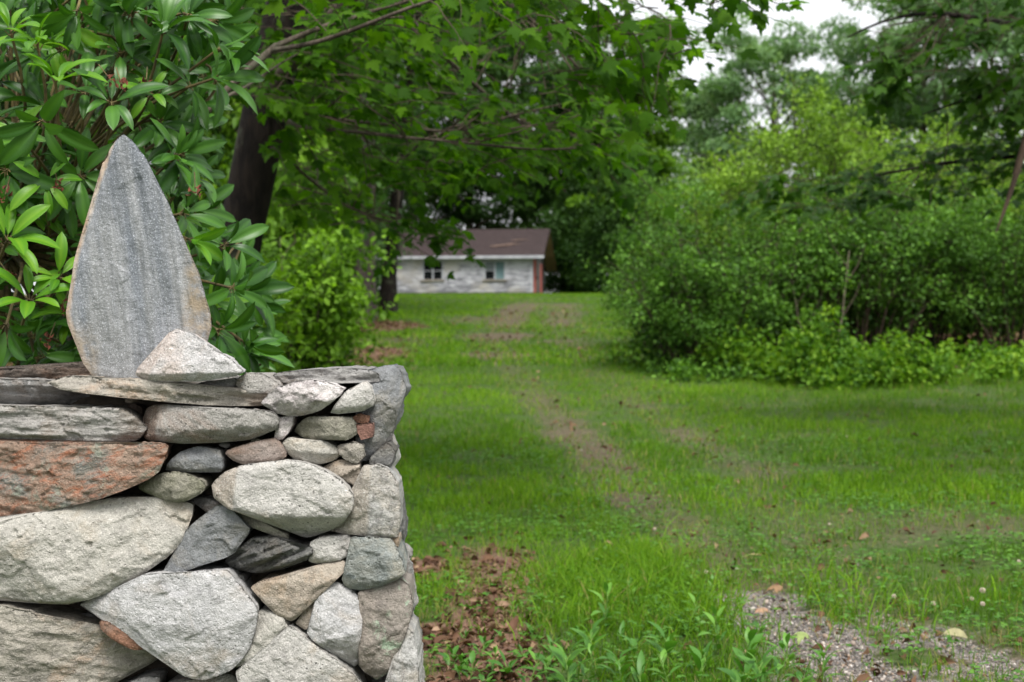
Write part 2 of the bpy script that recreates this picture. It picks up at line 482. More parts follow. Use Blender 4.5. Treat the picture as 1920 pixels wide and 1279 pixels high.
SM = dict(
 granite=stone_mat('pale_granite', (172, 166, 156), (186, 180, 170), (186, 166, 142), .30, pits=.75),
 white=stone_mat('whitish_granite', (170, 168, 168), (184, 180, 176), (176, 160, 142), .30, pits=.3, fine=.9),
 beige=stone_mat('beige_granite', (170, 163, 148), (182, 175, 160), (180, 162, 134), .22, pits=.25),
 buff=stone_mat('buff_gneiss', (150, 140, 122), (172, 160, 138), (180, 142, 106), .35, pits=.25, streak=((120, 116, 110), 4)),
 rust=stone_mat('rusty_gneiss', (146, 104, 76), (166, 132, 104), (120, 122, 112), .3, streak=((160, 92, 58), 2.5), pits=.1, lichen=(142, 148, 134), wear=.6, rot=.3),
 slate=stone_mat('grey_slate', (118, 116, 114), (146, 142, 136), (124, 100, 78), .3, streak=((164, 162, 158), 5), pits=.1),
 brownslate=stone_mat('brown_slate', (92, 78, 66), (116, 100, 84), (130, 92, 66), .3, streak=((70, 60, 54), 5), pits=.05),
 banded=stone_mat('banded_schist', (136, 130, 122), (164, 158, 150), (134, 112, 90), .35, streak=((178, 174, 168), 6), pits=.1),
 paleband=stone_mat('pale_banded_gneiss', (158, 156, 150), (182, 178, 170), (184, 168, 146), .4, streak=((112, 110, 108), 3), pits=.1, rot=1.3),
 bluegrey=stone_mat('blue_grey_stone', (108, 112, 116), (132, 134, 134), (140, 134, 120), .3, pits=.1),
 dark=stone_mat('dark_schist', (84, 84, 82), (118, 116, 110), (92, 82, 68), .4, streak=((140, 138, 132), 4), pits=.1, rot=.5),
 green=stone_mat('greenish_stone', (122, 130, 124), (146, 150, 140), (160, 152, 128), .3, streak=((104, 112, 112), 2), pits=.1),
 speckled=stone_mat('speckled_gneiss', (142, 136, 126), (160, 154, 144), (150, 116, 92), .6, pits=.55),
 pink=stone_mat('pink_quartz', (182, 168, 164), (204, 194, 188), (176, 126, 122), .35, streak=((120, 112, 112), 2), pits=.2),
 rose=stone_mat('rose_brown_stone', (140, 118, 104), (152, 132, 118), (160, 118, 92), .2, pits=.1),
 olive=stone_mat('olive_stone', (134, 128, 104), (154, 146, 122), (112, 112, 74), .3, pits=.15),
 tan=stone_mat('tan_stone', (160, 140, 116), (176, 158, 134), (186, 146, 104), .25, pits=.3),
 lichen=stone_mat('lichened_stone', (132, 118, 104), (148, 134, 118), (158, 140, 122), .3, pits=.2, lichen=(170, 196, 168), wear=.4),
 brick=stone_mat('red_brick_piece', (146, 84, 66), (158, 96, 74), (124, 78, 64), .2, pits=.1),
 orange=stone_mat('orange_stone', (158, 92, 58), (172, 104, 66), (140, 112, 92), .25, pits=.1),
)
def standing_mat():
    t = NT('sparkling_blue_grey_gneiss')
    v = t.obj()
    vr = t.obj(rot=(0, R(7), 0))
    mp = t.n('ShaderNodeMapping'); t.l(vr, mp.inputs['Vector']); mp.inputs['Scale'].default_value = (1, .3, .10)
    a = t.noise(mp.outputs[0], 34, 5, .62, .4)
    b = t.noise(mp.outputs[0], 13, 3, .6, .3)
    col = t.mix(t.ramp(b, .40, .60), lin((110, 115, 122)), lin((136, 137, 137)))
    col = t.mix(t.math('MULTIPLY', t.ramp(a, .48, .66), .42), col, lin((182, 182, 184)))
    g = t.noise(v, 420, 3, .7)
    col = t.mix(t.math('MULTIPLY', t.ramp(g, .50, .66), .45), col, (.035, .04, .05, 1))
    g2 = t.noise(t.obj(loc=(4, 4, 4)), 340, 3, .7)
    col = t.mix(t.math('MULTIPLY', t.ramp(g2, .55, .67), .5), col, lin((222, 226, 232)))
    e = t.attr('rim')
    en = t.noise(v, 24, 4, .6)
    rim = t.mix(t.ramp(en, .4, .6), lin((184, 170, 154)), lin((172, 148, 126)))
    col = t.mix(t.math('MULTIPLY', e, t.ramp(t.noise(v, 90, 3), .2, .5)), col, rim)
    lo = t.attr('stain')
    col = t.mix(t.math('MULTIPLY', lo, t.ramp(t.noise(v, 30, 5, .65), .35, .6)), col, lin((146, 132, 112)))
    h = t.math('ADD', t.noise(v, 230, 4, .7), t.math('MULTIPLY', a, .9))
    return t.done(t.pbr(col, .62, .4, t.bump(h, .9, .005)))

wall = empty('stone_wall', (-0.75, 3.1, 0.0))
tag(wall, 'dry-stacked fieldstone wall end of mixed grey, rust and beige stones', 'wall')

W = []   # (name, pts, mat, d, label, kwargs)
def S(pts, mat, d=3.0, label=None, name='stone', **kw): W.append((name, pts, mat, d, label, kw))

# capping course
S([(-160,700),(-60,690),(0,698),(22,692),(78,692),(100,685),(140,680),(156,692),(168,706),(120,712),(25,716),(-150,722)], 'brownslate', 3.20, 'dark brown tilted slab', 'capstone', edge=10, depth=260, lay=(.05, 1))
S([(-170,716),(-80,708),(0,712),(45,713),(90,712),(118,722),(150,738),(190,754),(210,762),(150,768),(60,764),(0,762),(-160,768)], 'slate', 3.04, 'grey slab with a dark brown broken underside', 'capstone', edge=8, depth=300, lay=(-.05, 1.2), cuts=[(40,760,75,718,1.1),(60,722,200,752,.9)])
S([(85,717),(115,706),(150,705),(190,711),(255,711),(308,716),(348,723),(420,729),(480,733),(504,740),(502,753),(487,763),(447,763),(375,760),(300,752),(230,745),(160,736),(108,730)], 'buff', 2.97, 'long buff slab', 'capstone', edge=7, depth=330, lay=(-.12, 1.2), cuts=[(505,744,250,738,.5)], facets=2)
S([(365,721),(400,712),(440,707),(448,716),(440,726),(410,729)], 'slate', 3.03, None, edge=6, depth=160)
S([(440,721),(449,707),(461,699),(487,699),(501,705),(517,715),(523,723),(503,737),(477,736),(454,734)], 'speckled', 3.02, None, edge=12, depth=160)
S([(502,706),(513,700),(550,697),(569,695),(599,693),(684,691),(710,699),(713,716),(677,719),(623,719),(560,721),(531,721),(517,718)], 'slate', 3.05, 'flat grey slab', 'capstone', edge=7, depth=330, lay=(.03, 1), facets=2)
S([(489,758),(501,740),(529,723),(552,715),(574,712),(618,716),(642,730),(637,743),(620,756),(602,771),(583,777),(550,781),(517,778)], 'pink', 2.98, 'rough white and pink quartz stone', edge=13, depth=170, rough=1.7, cuts=[(490,757,640,752,.8)])
S([(635,749),(644,733),(672,718),(684,714),(696,726),(703,754),(700,762),(681,771),(635,778),(617,776),(620,768)], 'granite', 2.99, None, edge=14, depth=170, cuts=[(615,768,702,758,.7)])
S([(660,700),(686,694),(742,683),(750,705),(757,728),(754,743),(742,762),(740,786),(733,813),(712,842),(694,866),(676,869),(668,840),(672,780),(690,740)], 'bluegrey', 3.05, 'large angular grey cornerstone', 'cornerstone', edge=7, depth=300, rough=1.1, facets=1, smooth_out=0, cuts=[(742,685,700,730,.8),(682,862,757,735,.9),(725,745,748,690,.4)], step=2.6)
S([(688,868),(696,856),(712,840),(728,832),(741,846),(738,872),(726,882),(705,876)], 'dark', 3.04, None, edge=9, depth=170, rough=1.5)
# second course
S([(-160,768),(-60,758),(0,760),(125,763),(190,763),(223,765),(240,773),(253,785),(268,804),(250,827),(213,834),(175,832),(90,831),(0,830),(-150,838)], 'banded', 2.97, 'long pale banded stone', edge=12, depth=220, lay=(-.03, .9), cuts=[(205,834,222,764,.4),(0,806,260,812,.7)])
S([(233,766),(250,756),(266,763),(266,784),(246,786)], 'brownslate', 3.09, None, edge=8, depth=100)
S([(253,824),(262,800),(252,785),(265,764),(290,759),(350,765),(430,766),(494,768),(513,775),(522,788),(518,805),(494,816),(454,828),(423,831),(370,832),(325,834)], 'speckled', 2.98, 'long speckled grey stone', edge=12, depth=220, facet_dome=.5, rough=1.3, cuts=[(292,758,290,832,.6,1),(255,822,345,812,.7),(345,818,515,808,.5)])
S([(521,783),(548,779),(550,798),(541,812),(528,828),(515,820),(520,805)], 'pink', 3.01, None, edge=9, depth=110)
S([(550,798),(574,783),(595,780),(611,785),(637,780),(658,782),(671,801),(670,816),(653,823),(609,825),(564,823),(541,812)], 'olive', 3.0, None, edge=12, depth=170, rough=1.4, cuts=[(612,783,606,825,.35)])
S([(660,784),(670,777),(693,780),(691,794),(667,796)], 'orange', 3.02, 'small orange chip', edge=6, depth=70)
S([(668,796),(699,794),(701,820),(677,826),(671,812)], 'brick', 3.01, 'broken piece of red brick', edge=4, depth=80, smooth_out=0, rough=.6, facets=0)
# third course
S([(-170,838),(-60,828),(0,829),(60,834),(100,838),(133,832),(225,832),(308,832),(318,838),(311,863),(293,890),(263,905),(185,935),(105,953),(50,961),(0,972),(-160,1000)], 'rust', 2.965, 'large rust-orange slab', edge=7, depth=230, lay=(-.10, .35), rough=1.3, facet_amp=.15, facet_dome=.4, cuts=[(292,892,318,842,.5)])
S([(303,883),(318,864),(335,848),(370,839),(411,843),(419,876),(411,887),(375,889)], 'bluegrey', 3.0, None, edge=7, depth=150, facets=1, cuts=[(420,856,320,866,.6),(300,878,420,878,.8)], smooth_out=0)
S([(247,918),(268,902),(295,889),(325,885),(355,889),(383,904),(387,918),(355,940),(330,945),(288,935)], 'olive', 2.99, None, edge=26, depth=160)
S([(416,849),(447,836),(477,827),(513,821),(530,834),(539,850),(534,860),(508,867),(477,870),(456,872),(432,863)], 'rose', 3.0, 'smooth rose-brown stone', edge=20, depth=160, rough=.7)
S([(528,833),(541,822),(602,826),(625,838),(636,855),(628,867),(597,874),(571,871),(541,863)], 'beige', 2.995, None, edge=16, depth=160, cuts=[(536,842,634,852,.6)])
S([(630,838),(660,829),(680,834),(683,853),(670,867),(651,867),(635,856)], 'buff', 3.01, None, edge=10, depth=140, rough=1.4)
S([(598,878),(635,864),(673,868),(674,886),(668,918),(660,911),(644,900),(620,886)], 'tan', 3.02, None, edge=9, depth=140, rough=1.5)
# fourth course
S([(350,938),(385,934),(432,952),(452,972),(430,985),(390,965)], 'slate', 3.06, None, edge=8, depth=140)
S([(437,961),(456,965),(501,984),(539,1001),(541,1010),(512,1006),(467,987)], 'olive', 3.0, 'thin pale sliver', edge=6, depth=110)
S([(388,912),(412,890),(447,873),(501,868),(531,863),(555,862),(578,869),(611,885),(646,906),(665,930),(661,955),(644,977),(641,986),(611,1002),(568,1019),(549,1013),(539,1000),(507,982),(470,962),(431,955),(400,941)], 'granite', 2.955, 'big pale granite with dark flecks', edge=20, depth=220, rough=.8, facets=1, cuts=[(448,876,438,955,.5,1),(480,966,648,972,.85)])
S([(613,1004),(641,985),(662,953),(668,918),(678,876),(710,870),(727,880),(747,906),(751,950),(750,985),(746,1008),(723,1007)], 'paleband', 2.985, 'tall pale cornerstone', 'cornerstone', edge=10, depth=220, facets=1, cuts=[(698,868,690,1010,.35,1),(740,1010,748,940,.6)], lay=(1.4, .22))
S([(729,1009),(749,1006),(748,1026),(740,1022)], 'tan', 3.0, None, edge=5, depth=90)
S([(-170,1000),(-60,990),(0,981),(56,965),(140,948),(216,937),(281,938),(326,946),(351,956),(348,977),(334,1018),(298,1056),(233,1098),(191,1117),(121,1138),(62,1136),(0,1130),(-160,1134)], 'beige', 2.95, 'biggest beige stone', edge=14, depth=250, rough=.95, facets=2, facet_dome=.6, cuts=[(180,1092,345,1000,.5),(330,1020,350,965,.5),(-160,1118,120,1130,.8)])
S([(300,1074),(323,1041),(345,996),(393,956),(407,946),(421,947),(446,967),(467,990),(460,1008),(438,1039),(415,1050),(387,1058),(331,1074)], 'bluegrey', 2.98, 'blue-grey block with a sharp edge', edge=6, depth=200, facets=0, smooth_out=0, cuts=[(408,946,330,1075,.7),(425,1050,464,990,.7)])
S([(412,1059),(434,1038),(462,1013),(512,1006),(538,1012),(557,1025),(586,1028),(588,1041),(568,1056),(512,1078),(473,1082),(439,1082)], 'dark', 2.985, 'dark layered schist', edge=11, depth=190, lay=(.42, 2.2), rough=1.3, cuts=[(430,1072,570,1056,.8)])
S([(578,1016),(596,1008),(647,1006),(662,1015),(670,1041),(639,1051),(591,1058),(578,1053),(588,1038)], 'granite', 2.99, None, edge=9, depth=160, cuts=[(580,1046,668,1040,.6)])
S([(638,1094),(650,1069),(648,1052),(668,1042),(655,1010),(706,1007),(732,1013),(748,1038),(762,1074),(749,1089),(709,1103),(667,1113),(647,1106)], 'green', 2.975, 'greenish-grey cornerstone', 'cornerstone', edge=13, depth=220, facets=1, cuts=[(684,1008,688,1112,.3),(757,1088,745,1030,.5),(640,1100,757,1080,.6)])
# fifth course
S([(464,1101),(498,1086),(535,1083),(568,1071),(602,1057),(639,1051),(651,1065),(641,1081),(616,1095),(593,1107),(581,1128),(566,1154),(546,1168),(521,1160),(501,1137),(476,1115)], 'tan', 2.985, 'tan wedge with an arm', edge=19, depth=190, rough=.9)
S([(585,1121),(597,1131),(597,1143),(571,1185),(551,1171),(570,1150)], 'tan', 3.0, None, edge=8, depth=120)
S([(590,1112),(625,1094),(644,1102),(674,1128),(679,1160),(676,1202),(668,1254),(659,1262),(625,1230),(597,1210),(573,1190),(581,1174),(597,1140)], 'white', 2.975, None, edge=14, depth=190, cuts=[(600,1204,676,1180,.5)])
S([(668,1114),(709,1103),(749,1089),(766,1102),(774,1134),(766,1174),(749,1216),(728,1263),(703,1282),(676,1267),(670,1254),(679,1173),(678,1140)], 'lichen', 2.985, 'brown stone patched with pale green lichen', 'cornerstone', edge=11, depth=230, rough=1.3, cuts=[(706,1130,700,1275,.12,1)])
S([(733,1262),(747,1198),(762,1180),(777,1192),(783,1240),(784,1300),(775,1345),(725,1345),(714,1290)], 'paleband', 2.985, None, 'cornerstone', edge=13, depth=220, rough=1.3, lay=(1.3, .35))
S([(132,1150),(168,1150),(190,1172),(182,1190),(150,1170)], 'slate', 3.08, None, edge=7, depth=110)
S([(133,1143),(196,1116),(244,1091),(269,1076),(365,1073),(421,1071),(438,1085),(463,1119),(481,1142),(478,1178),(464,1223),(429,1263),(379,1279),(340,1272),(309,1244),(281,1219),(261,1190),(233,1168),(180,1154)], 'white', 2.955, 'big six-sided whitish granite', edge=13, depth=230, rough=.75, facets=1, facet_amp=.12, cuts=[(268,1082,245,1168,.35)])
S([(180,1168),(202,1162),(239,1180),(273,1215),(264,1220),(244,1219),(211,1199),(185,1182)], 'orange', 2.978, 'small rust-red oval stone', edge=14, depth=110)
S([(-170,1134),(-60,1136),(0,1139),(34,1145),(84,1159),(182,1184),(239,1218),(281,1240),(293,1247),(267,1263),(230,1282),(150,1318),(0,1336),(-160,1330)], 'buff', 2.96, 'wide beige stone sloping to a point', edge=14, depth=240, rough=1.0, facets=2, lay=(-.25, .45), cuts=[(150,1316,292,1242,.6)])
S([(478,1150),(500,1148),(532,1160),(538,1178),(512,1206),(490,1233),(455,1244),(440,1256),(452,1226),(470,1190)], 'beige', 2.985, None, edge=12, depth=190)
S([(440,1262),(456,1247),(491,1236),(514,1209),(541,1173),(577,1199),(613,1224),(653,1258),(680,1292),(690,1330),(600,1352),(470,1348)], 'granite', 2.975, 'pale cracked granite wedge', edge=11, depth=210, facets=1, cuts=[])
S([(285,1300),(330,1278),(378,1284),(430,1266),(446,1290),(455,1340),(380,1350),(290,1345)], 'speckled', 2.995, None, edge=12, depth=180)
S([(140,1325),(225,1288),(275,1268),(300,1275),(280,1345),(150,1345)], 'slate', 3.02, None, edge=12, depth=160)

# small stones wedged into the joints
for cx, cy, rx, ry, m_ in ((305, 906, 12, 7, 'slate'), (398, 866, 9, 12, 'tan'), (420, 836, 13, 6, 'dark'), (352, 1066, 14, 8, 'slate'), (452, 1090, 9, 11, 'dark'), (243, 752, 10, 5, 'rose'), (300, 818, 16, 6, 'slate'), (634, 1106, 8, 7, 'dark'), (480, 826, 12, 6, 'olive'), (440, 1010, 9, 8, 'tan'), (545, 1178, 8, 9, 'rose'), (232, 1128, 15, 7, 'dark')):
    S([(cx + rx * math.cos(a_) * random.uniform(.8, 1.15), cy + ry * math.sin(a_) * random.uniform(.8, 1.15)) for a_ in np.linspace(0, 6.28, 8)[:-1]], m_, 3.03, None, edge=5, depth=90)
for (name, pts, mat, d, label, kw) in W:
    make_stone(name, pts, SM[mat], wall, d, label=label, **kw)

# courses below the frame, down to the ground
mats = ['granite', 'beige', 'buff', 'slate', 'white', 'speckled', 'bluegrey', 'tan', 'banded']
y0 = 1352
for row in range(4):
    hgt = (108, 96, 104, 80)[row]; x = -170 + row * 17
    while x < 770:
        w = random.uniform(110, 260)
        if x + w > 730: w = 800 - x + row * 4
        q = []
        for cx, cy in ((.02, .3), (.15, .03), (.5, 0), (.85, .03), (.98, .3), (.99, .72), (.86, .97), (.5, 1), (.14, .97), (.01, .7)):
            q.append((x + w * cx + random.uniform(-6, 6), y0 + hgt * cy + random.uniform(-5, 5)))
        make_stone('stone', q, SM[random.choice(mats)], wall, 2.97, step=6, edge=18, depth=200)
        x += w + 3
    y0 += hgt + 3

# end face of the wall (turned to +x): stones in the (y,z) plane
def end_stone(pts, mat, x0=0.0, **kw):
    """pts in (depth y, height z) metres"""
    k = 3.0 / FOC
    V, F = stone_shape(np.asarray(pts, float) / k, 4.0, **kw)
    y = V[:, 0] * k; z = V[:, 1] * k; h = V[:, 2] * k
    xe = -0.222 - (y - 3.0) * (0.10 - 0.05 * np.clip((0.9 - z) / .5, 0, 1)) + 0.045 * np.clip((0.9 - z) / .55, 0, 1)
    np_mesh('stone', np.stack([xe + h - .02 + x0, y, z], 1), F, SM[mat], wall, True)
z = 0.0; ri = 0
em = ['slate', 'banded', 'bluegrey', 'dark', 'granite', 'speckled', 'slate', 'buff']
while z < 1.02:
    h = (.17, .13, .15, .12, .14, .16, .12, .12)[ri % 8]
    ys = [3.12, 3.12 + random.uniform(.16, .26), 3.62]
    for a, b in zip(ys[:-1], ys[1:]):
        q = [(a + (b - a) * cx + random.uniform(-.008, .008), z + h * cy + random.uniform(-.008, .008)) for cx, cy in ((.02, .3), (.12, .03), (.5, 0), (.88, .03), (.99, .3), (.99, .72), (.88, .97), (.5, 1), (.12, .97), (.01, .7))]
        end_stone(q, em[(ri * 2 + (a > 3.2)) % 8], edge=14, depth=160, x0=random.uniform(-.012, .01))
    z += h + .004; ri += 1

# rubble heart and rear face (seen only through the joints)
mb = MB()
nx, nz = 40, 26
for (yy, sgn) in ((3.13, 1), (3.60, -1)):
    xs = np.linspace(-1.34, -0.31, nx); zs = np.linspace(-0.05, 1.10, nz)
    X, Z = np.meshgrid(xs, zs); q = np.c_[X.ravel(), np.full(X.size, yy), Z.ravel()]
    q[:, 1] += .03 * fbm(q * 14, 3)
    i = (np.arange(nz - 1)[:, None] * nx + np.arange(nx - 1)[None]).ravel()
    f = np.stack([i, i + 1, i + nx + 1, i + nx], 1)
    mb.add(q, f if sgn > 0 else f[:, ::-1])
mb.box((-1.33, 3.14, 1.03), (-0.32, 3.59, 1.12)); mb.box((-1.33, 3.15, -0.04), (-0.33, 3.58, 1.02))
mb.build('rubble_core', plain_mat('dark_rubble', (58, 52, 46), (84, 76, 66), 30, .95, .8), wall, True)  # dirt-filled rubble, its tone also darkened to deepen shade in the joints
# flat slabs bridging the wall top behind the front capstones
for (pts, m, d) in (([(40,712),(300,707),(330,716),(300,730),(60,732)], 'slate', 3.30), ([(320,712),(520,703),(545,714),(520,728),(330,730)], 'banded', 3.28), ([(-160,716),(30,708),(60,722),(30,732),(-150,734)], 'brownslate', 3.42), ([(470,707),(690,699),(700,716),(660,726),(480,724)], 'slate', 3.36)):
    make_stone('capstone', pts, SM[m], wall, d, step=4, edge=6, depth=220, facets=1)

# the upright pointed stone and the triangular one leaning on it
pts = [(236,253),(250,262),(264,281),(277,296),(293,336),(315,375),(336,425),(350,465),(371,506),(380,539),(393,590),(394,613),(386,642),(366,684),(300,712),(244,712),(213,713),(166,706),(150,680),(141,644),(119,605),(117,586),(125,535),(139,468),(162,418),(176,359),(191,304),(213,273),(227,257)]
V, F = stone_shape(px_poly(pts), 2.4, edge=5, depth=95, rough=.34, facets=0, smooth_out=0, facet_amp=.1,
    cuts=cutpx([(350,690,366,500,.28),(124,604,160,700,.42),(229,256,132,600,.55)]), lay=(1.66, .5), tilt=(.05, .05))
Wv = front_frame(3.04)(V)
px_ = V[:, 0] + 960; py_ = HZ - V[:, 1]
pp = px_poly(pts); dd = edge_dist(V[:, :2], pp)
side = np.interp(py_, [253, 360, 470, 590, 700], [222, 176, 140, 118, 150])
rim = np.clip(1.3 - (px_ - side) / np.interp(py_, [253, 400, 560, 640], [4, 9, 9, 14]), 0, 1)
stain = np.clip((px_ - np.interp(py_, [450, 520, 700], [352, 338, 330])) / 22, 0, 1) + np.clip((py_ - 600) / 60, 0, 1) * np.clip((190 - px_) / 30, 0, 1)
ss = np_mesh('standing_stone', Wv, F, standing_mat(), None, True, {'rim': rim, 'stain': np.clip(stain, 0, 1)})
tag(ss, 'tall pointed blue-grey stone set upright on top of the wall', 'stone')
pts = [(330,614),(354,624),(389,648),(432,674),(460,697),(444,706),(373,716),(322,714),(268,715),(249,706),(252,691),(279,668),(303,641),(311,625)]
V, F = stone_shape(px_poly(pts), 2.4, edge=7, depth=110, rough=.8, facets=0, smooth_out=0,
    cuts=cutpx([(326,616,278,716,.5,1),(290,700,462,697,1.0)]), tilt=(0, -.2))
sm2 = stone_mat('pinkish_granite', (174, 168, 166), (188, 184, 182), (196, 172, 156), .55, pits=.3)
ts = np_mesh('triangular_stone', front_frame(2.965)(V), F, sm2, None, True, {'cut': CUTM[0]})
tag(ts, 'small triangular pale pinkish stone leaning against the foot of the upright stone', 'stone')
# ------------------------------------------------------------------ terrain and lawn
def pline(pix): return np.array([G(a, b)[:2] for a, b in pix])
RUT_A = pline([(1700,1330),(1640,1279),(1540,1215),(1455,1140),(1400,1068),(1300,1005),(1200,940),(1135,868),(1060,800),(1000,735),(962,690),(935,650),(948,600),(1000,560)])
RUT_B = pline([(2150,1300),(1900,1240),(1720,1180),(1600,1120),(1510,1020),(1440,930),(1350,850),(1240,780),(1150,720),(1085,660),(1052,615),(1060,570)])
GRAVEL_A = pline([(1720,1340),(1600,1262),(1500,1195),(1430,1120)])
GRAVEL_B = pline([(2100,1320),(1860,1235),(1700,1170),(1570,1120)])
def pdist(x, y, pl):
    d = np.full(x.shape, 1e9)
    for a, b in zip(pl[:-1], pl[1:]):
        ab = b - a; t = np.clip(((x - a[0]) * ab[0] + (y - a[1]) * ab[1]) / (ab @ ab + 1e-9), 0, 1)
        d = np.minimum(d, np.hypot(x - a[0] - t * ab[0], y - a[1] - t * ab[1]))
    return d
def sstep(a, b, x):
    t = np.clip((x - a) / (b - a), 0, 1); return t * t * (3 - 2 * t)
LIT = G(815, 1075); LIT2 = G(800, 1200); NEED = G(690, 612); NEED2 = G(660, 668)
def masks(x, y):
    x = np.asarray(x, float).ravel(); y = np.asarray(y, float).ravel()
    n1 = n2(x, y, 1.3, 4, 1); nf = n2(x, y, 4.5, 3, 2); nl = n2(x, y, .35, 3, 3)
    w = .16 + .012 * y
    da = pdist(x, y, RUT_A) + .22 * n1 + .10 * nf; db = pdist(x, y, RUT_B) + .26 * n1 + .10 * nf
    patch = sstep(-.25, .35, n2(x, y, .28, 2, 8))
    dirt = np.maximum((1 - sstep(w * .2, w * 1.7, da)) * .86, (1 - sstep(w * .15, w * 1.8, db)) * .70) * (.55 + .42 * patch) * np.where((y > 36) | (y < 14), 1, .75) * np.where(y > 52, .5, 1)
    # broad bare spots on the slope where the track climbs
    for (px, py, r, a) in ((940, 630, 1.1, 1), (930, 665, .8, .8), (1120, 845, .32, .95), (1190, 935, .28, .8), (1050, 640, .6, .6), (1430, 880, .45, .5), (1640, 985, .55, .45), (1800, 975, .6, .5), (740, 640, 1.2, .5), (900, 600, 1.6, .5)):
        g = G(px, py); dd = np.hypot(x - g[0], (y - g[1]) * .55) + .3 * r * n1 + .25 * r * nf
        dirt = np.maximum(dirt, a * (1 - sstep(.35 * r, 1.15 * r, dd)))
    nff = n2(x, y, 13, 2, 6)
    ga = pdist(x, y, GRAVEL_A) + .26 * n1 + .20 * nf + .10 * nff; gb = pdist(x, y, GRAVEL_B) + .42 * n1 + .30 * nf + .14 * nff
    gravel = np.maximum(1 - sstep(.04, .40, ga), (1 - sstep(-.14, .28, gb)) * .95)
    d1 = np.minimum(np.hypot((x - LIT[0] + .05) * 1.25, (y - LIT[1]) * .55), np.hypot((x - LIT2[0]) * 1.4, (y - LIT2[1]) * .6))
    litter = (1 - sstep(.16, .46, d1 * 1.65 + .22 * n1 + .20 * nf))
    wallside = (1 - sstep(.02, .40, np.abs(x + .10) + .12 * n1)) * (y > 2.5) * (1 - sstep(6.5, 9, y))
    litter = np.maximum(litter, wallside * .9)
    for g, r in ((NEED, 1.5), (NEED2, 1.2)):
        litter = np.maximum(litter, (1 - sstep(.5 * r, 1.2 * r, np.hypot(x - g[0], (y - g[1]) * .45) + .5 * n1)) * .9)
    forest = sstep(0, 2.2, -(x + 2.6 + .06 * y) + .6 * n1) * sstep(4, 9, y)
    litter = np.maximum(litter, forest * .75)
    thick = sstep(0, 1.5, (x - 2.0 - .02 * y) + .5 * n1) * sstep(19.5, 21.5, y + .5 * n1) * (1 - sstep(30, 34, y))
    litter = np.maximum(litter, thick * .8)
    dry = np.clip(.36 + 1.0 * nl + .45 * n1, 0, 1) * .75
    return dict(dirt=np.clip(dirt, 0, 1), gravel=gravel, litter=np.clip(litter, 0, 1), dry=dry, thick=thick, forest=forest)

ys = np.concatenate([np.linspace(-8, 2.0, 12)[:-1], np.geomspace(2.0, 120, 460), [150, 220, 260]])
u = np.linspace(-1, 1, 281); u = np.sign(u) * np.abs(u) ** 1.25
Y = np.repeat(ys[:, None], len(u), 1); wdt = np.maximum(6.0, 3 + .75 * np.abs(Y) + np.maximum(0, Y - 100) * .6)
X = u[None] * wdt
Z = gz(X, Y)
xv, yv = X.ravel(), Y.ravel()
mk = masks(xv, yv)
zz = Z.ravel() - .025 * mk['dirt'] - .02 * mk['gravel'] + .012 * n2(xv, yv, 6, 2, 4) * (yv < 14)
nr, nc = X.shape
i = (np.arange(nr - 1)[:, None] * nc + np.arange(nc - 1)[None]).ravel()
def ground_mat():
    t = NT('lawn_earth')
    v = t.obj()
    a = t.noise(v, 2.2, 6, .65); b = t.noise(v, 22, 5, .65); c_ = t.noise(v, 90, 3, .6)
    col = t.mix(t.ramp(b, .35, .65), (.030, .056, .012, 1), (.060, .100, .022, 1))
    col = t.mix(t.math('MULTIPLY', t.ramp(a, .5, .7), t.attr('dry')), col, (.13, .10, .05, 1))
    soil = t.mix(t.ramp(b, .35, .65), (.060, .048, .028, 1), (.112, .090, .056, 1))
    soil = t.mix(t.ramp(c_, .55, .7), soil, (.20, .17, .13, 1))
    edge = t.math('ADD', t.math('MULTIPLY', b, .5), -.25)
    dm = t.ramp(t.math('ADD', t.attr('dirt'), edge), .25, .65)
    col = t.mix(dm, col, soil)
    lit = t.mix(t.ramp(c_, .4, .6), (.075, .045, .032, 1), (.19, .11, .078, 1))
    lit = t.mix(t.ramp(b, .5, .68), lit, (.19, .115, .08, 1))
    col = t.mix(t.ramp(t.math('ADD', t.attr('litter'), edge), .3, .6), col, lit)
    vo = t.n('ShaderNodeTexVoronoi'); t.l(v, vo.inputs['Vector']); vo.inputs['Scale'].default_value = 75
    sep = t.n('ShaderNodeSeparateColor'); t.l(vo.outputs['Color'], sep.inputs[0])
    gr = t.mix(sep.outputs[0], (.14, .13, .125, 1), (.36, .33, .31, 1))
    gr = t.mix(t.math('MULTIPLY', t.ramp(sep.outputs[1], .7, .9), .7), gr, (.30, .22, .16, 1))
    gr = t.mix(t.ramp(vo.outputs['Distance'], .45, .8), gr, (.09, .075, .062, 1))
    gm = t.ramp(t.math('ADD', t.attr('gravel'), edge), .3, .6)
    col = t.mix(gm, col, gr)
    h = t.math('ADD', b, t.math('MULTIPLY', t.math('MULTIPLY', vo.outputs['Distance'], gm), -1.2))
    return t.done(t.pbr(col, .95, .15, t.bump(h, .7, .03)))
ground = np_mesh('ground', np.stack([xv, yv, zz], 1), np.stack([i, i + 1, i + nc + 1, i + nc], 1), ground_mat(), None, True, {k: mk[k] for k in ('dirt', 'gravel', 'litter', 'dry')})
tag(ground, kind='structure')

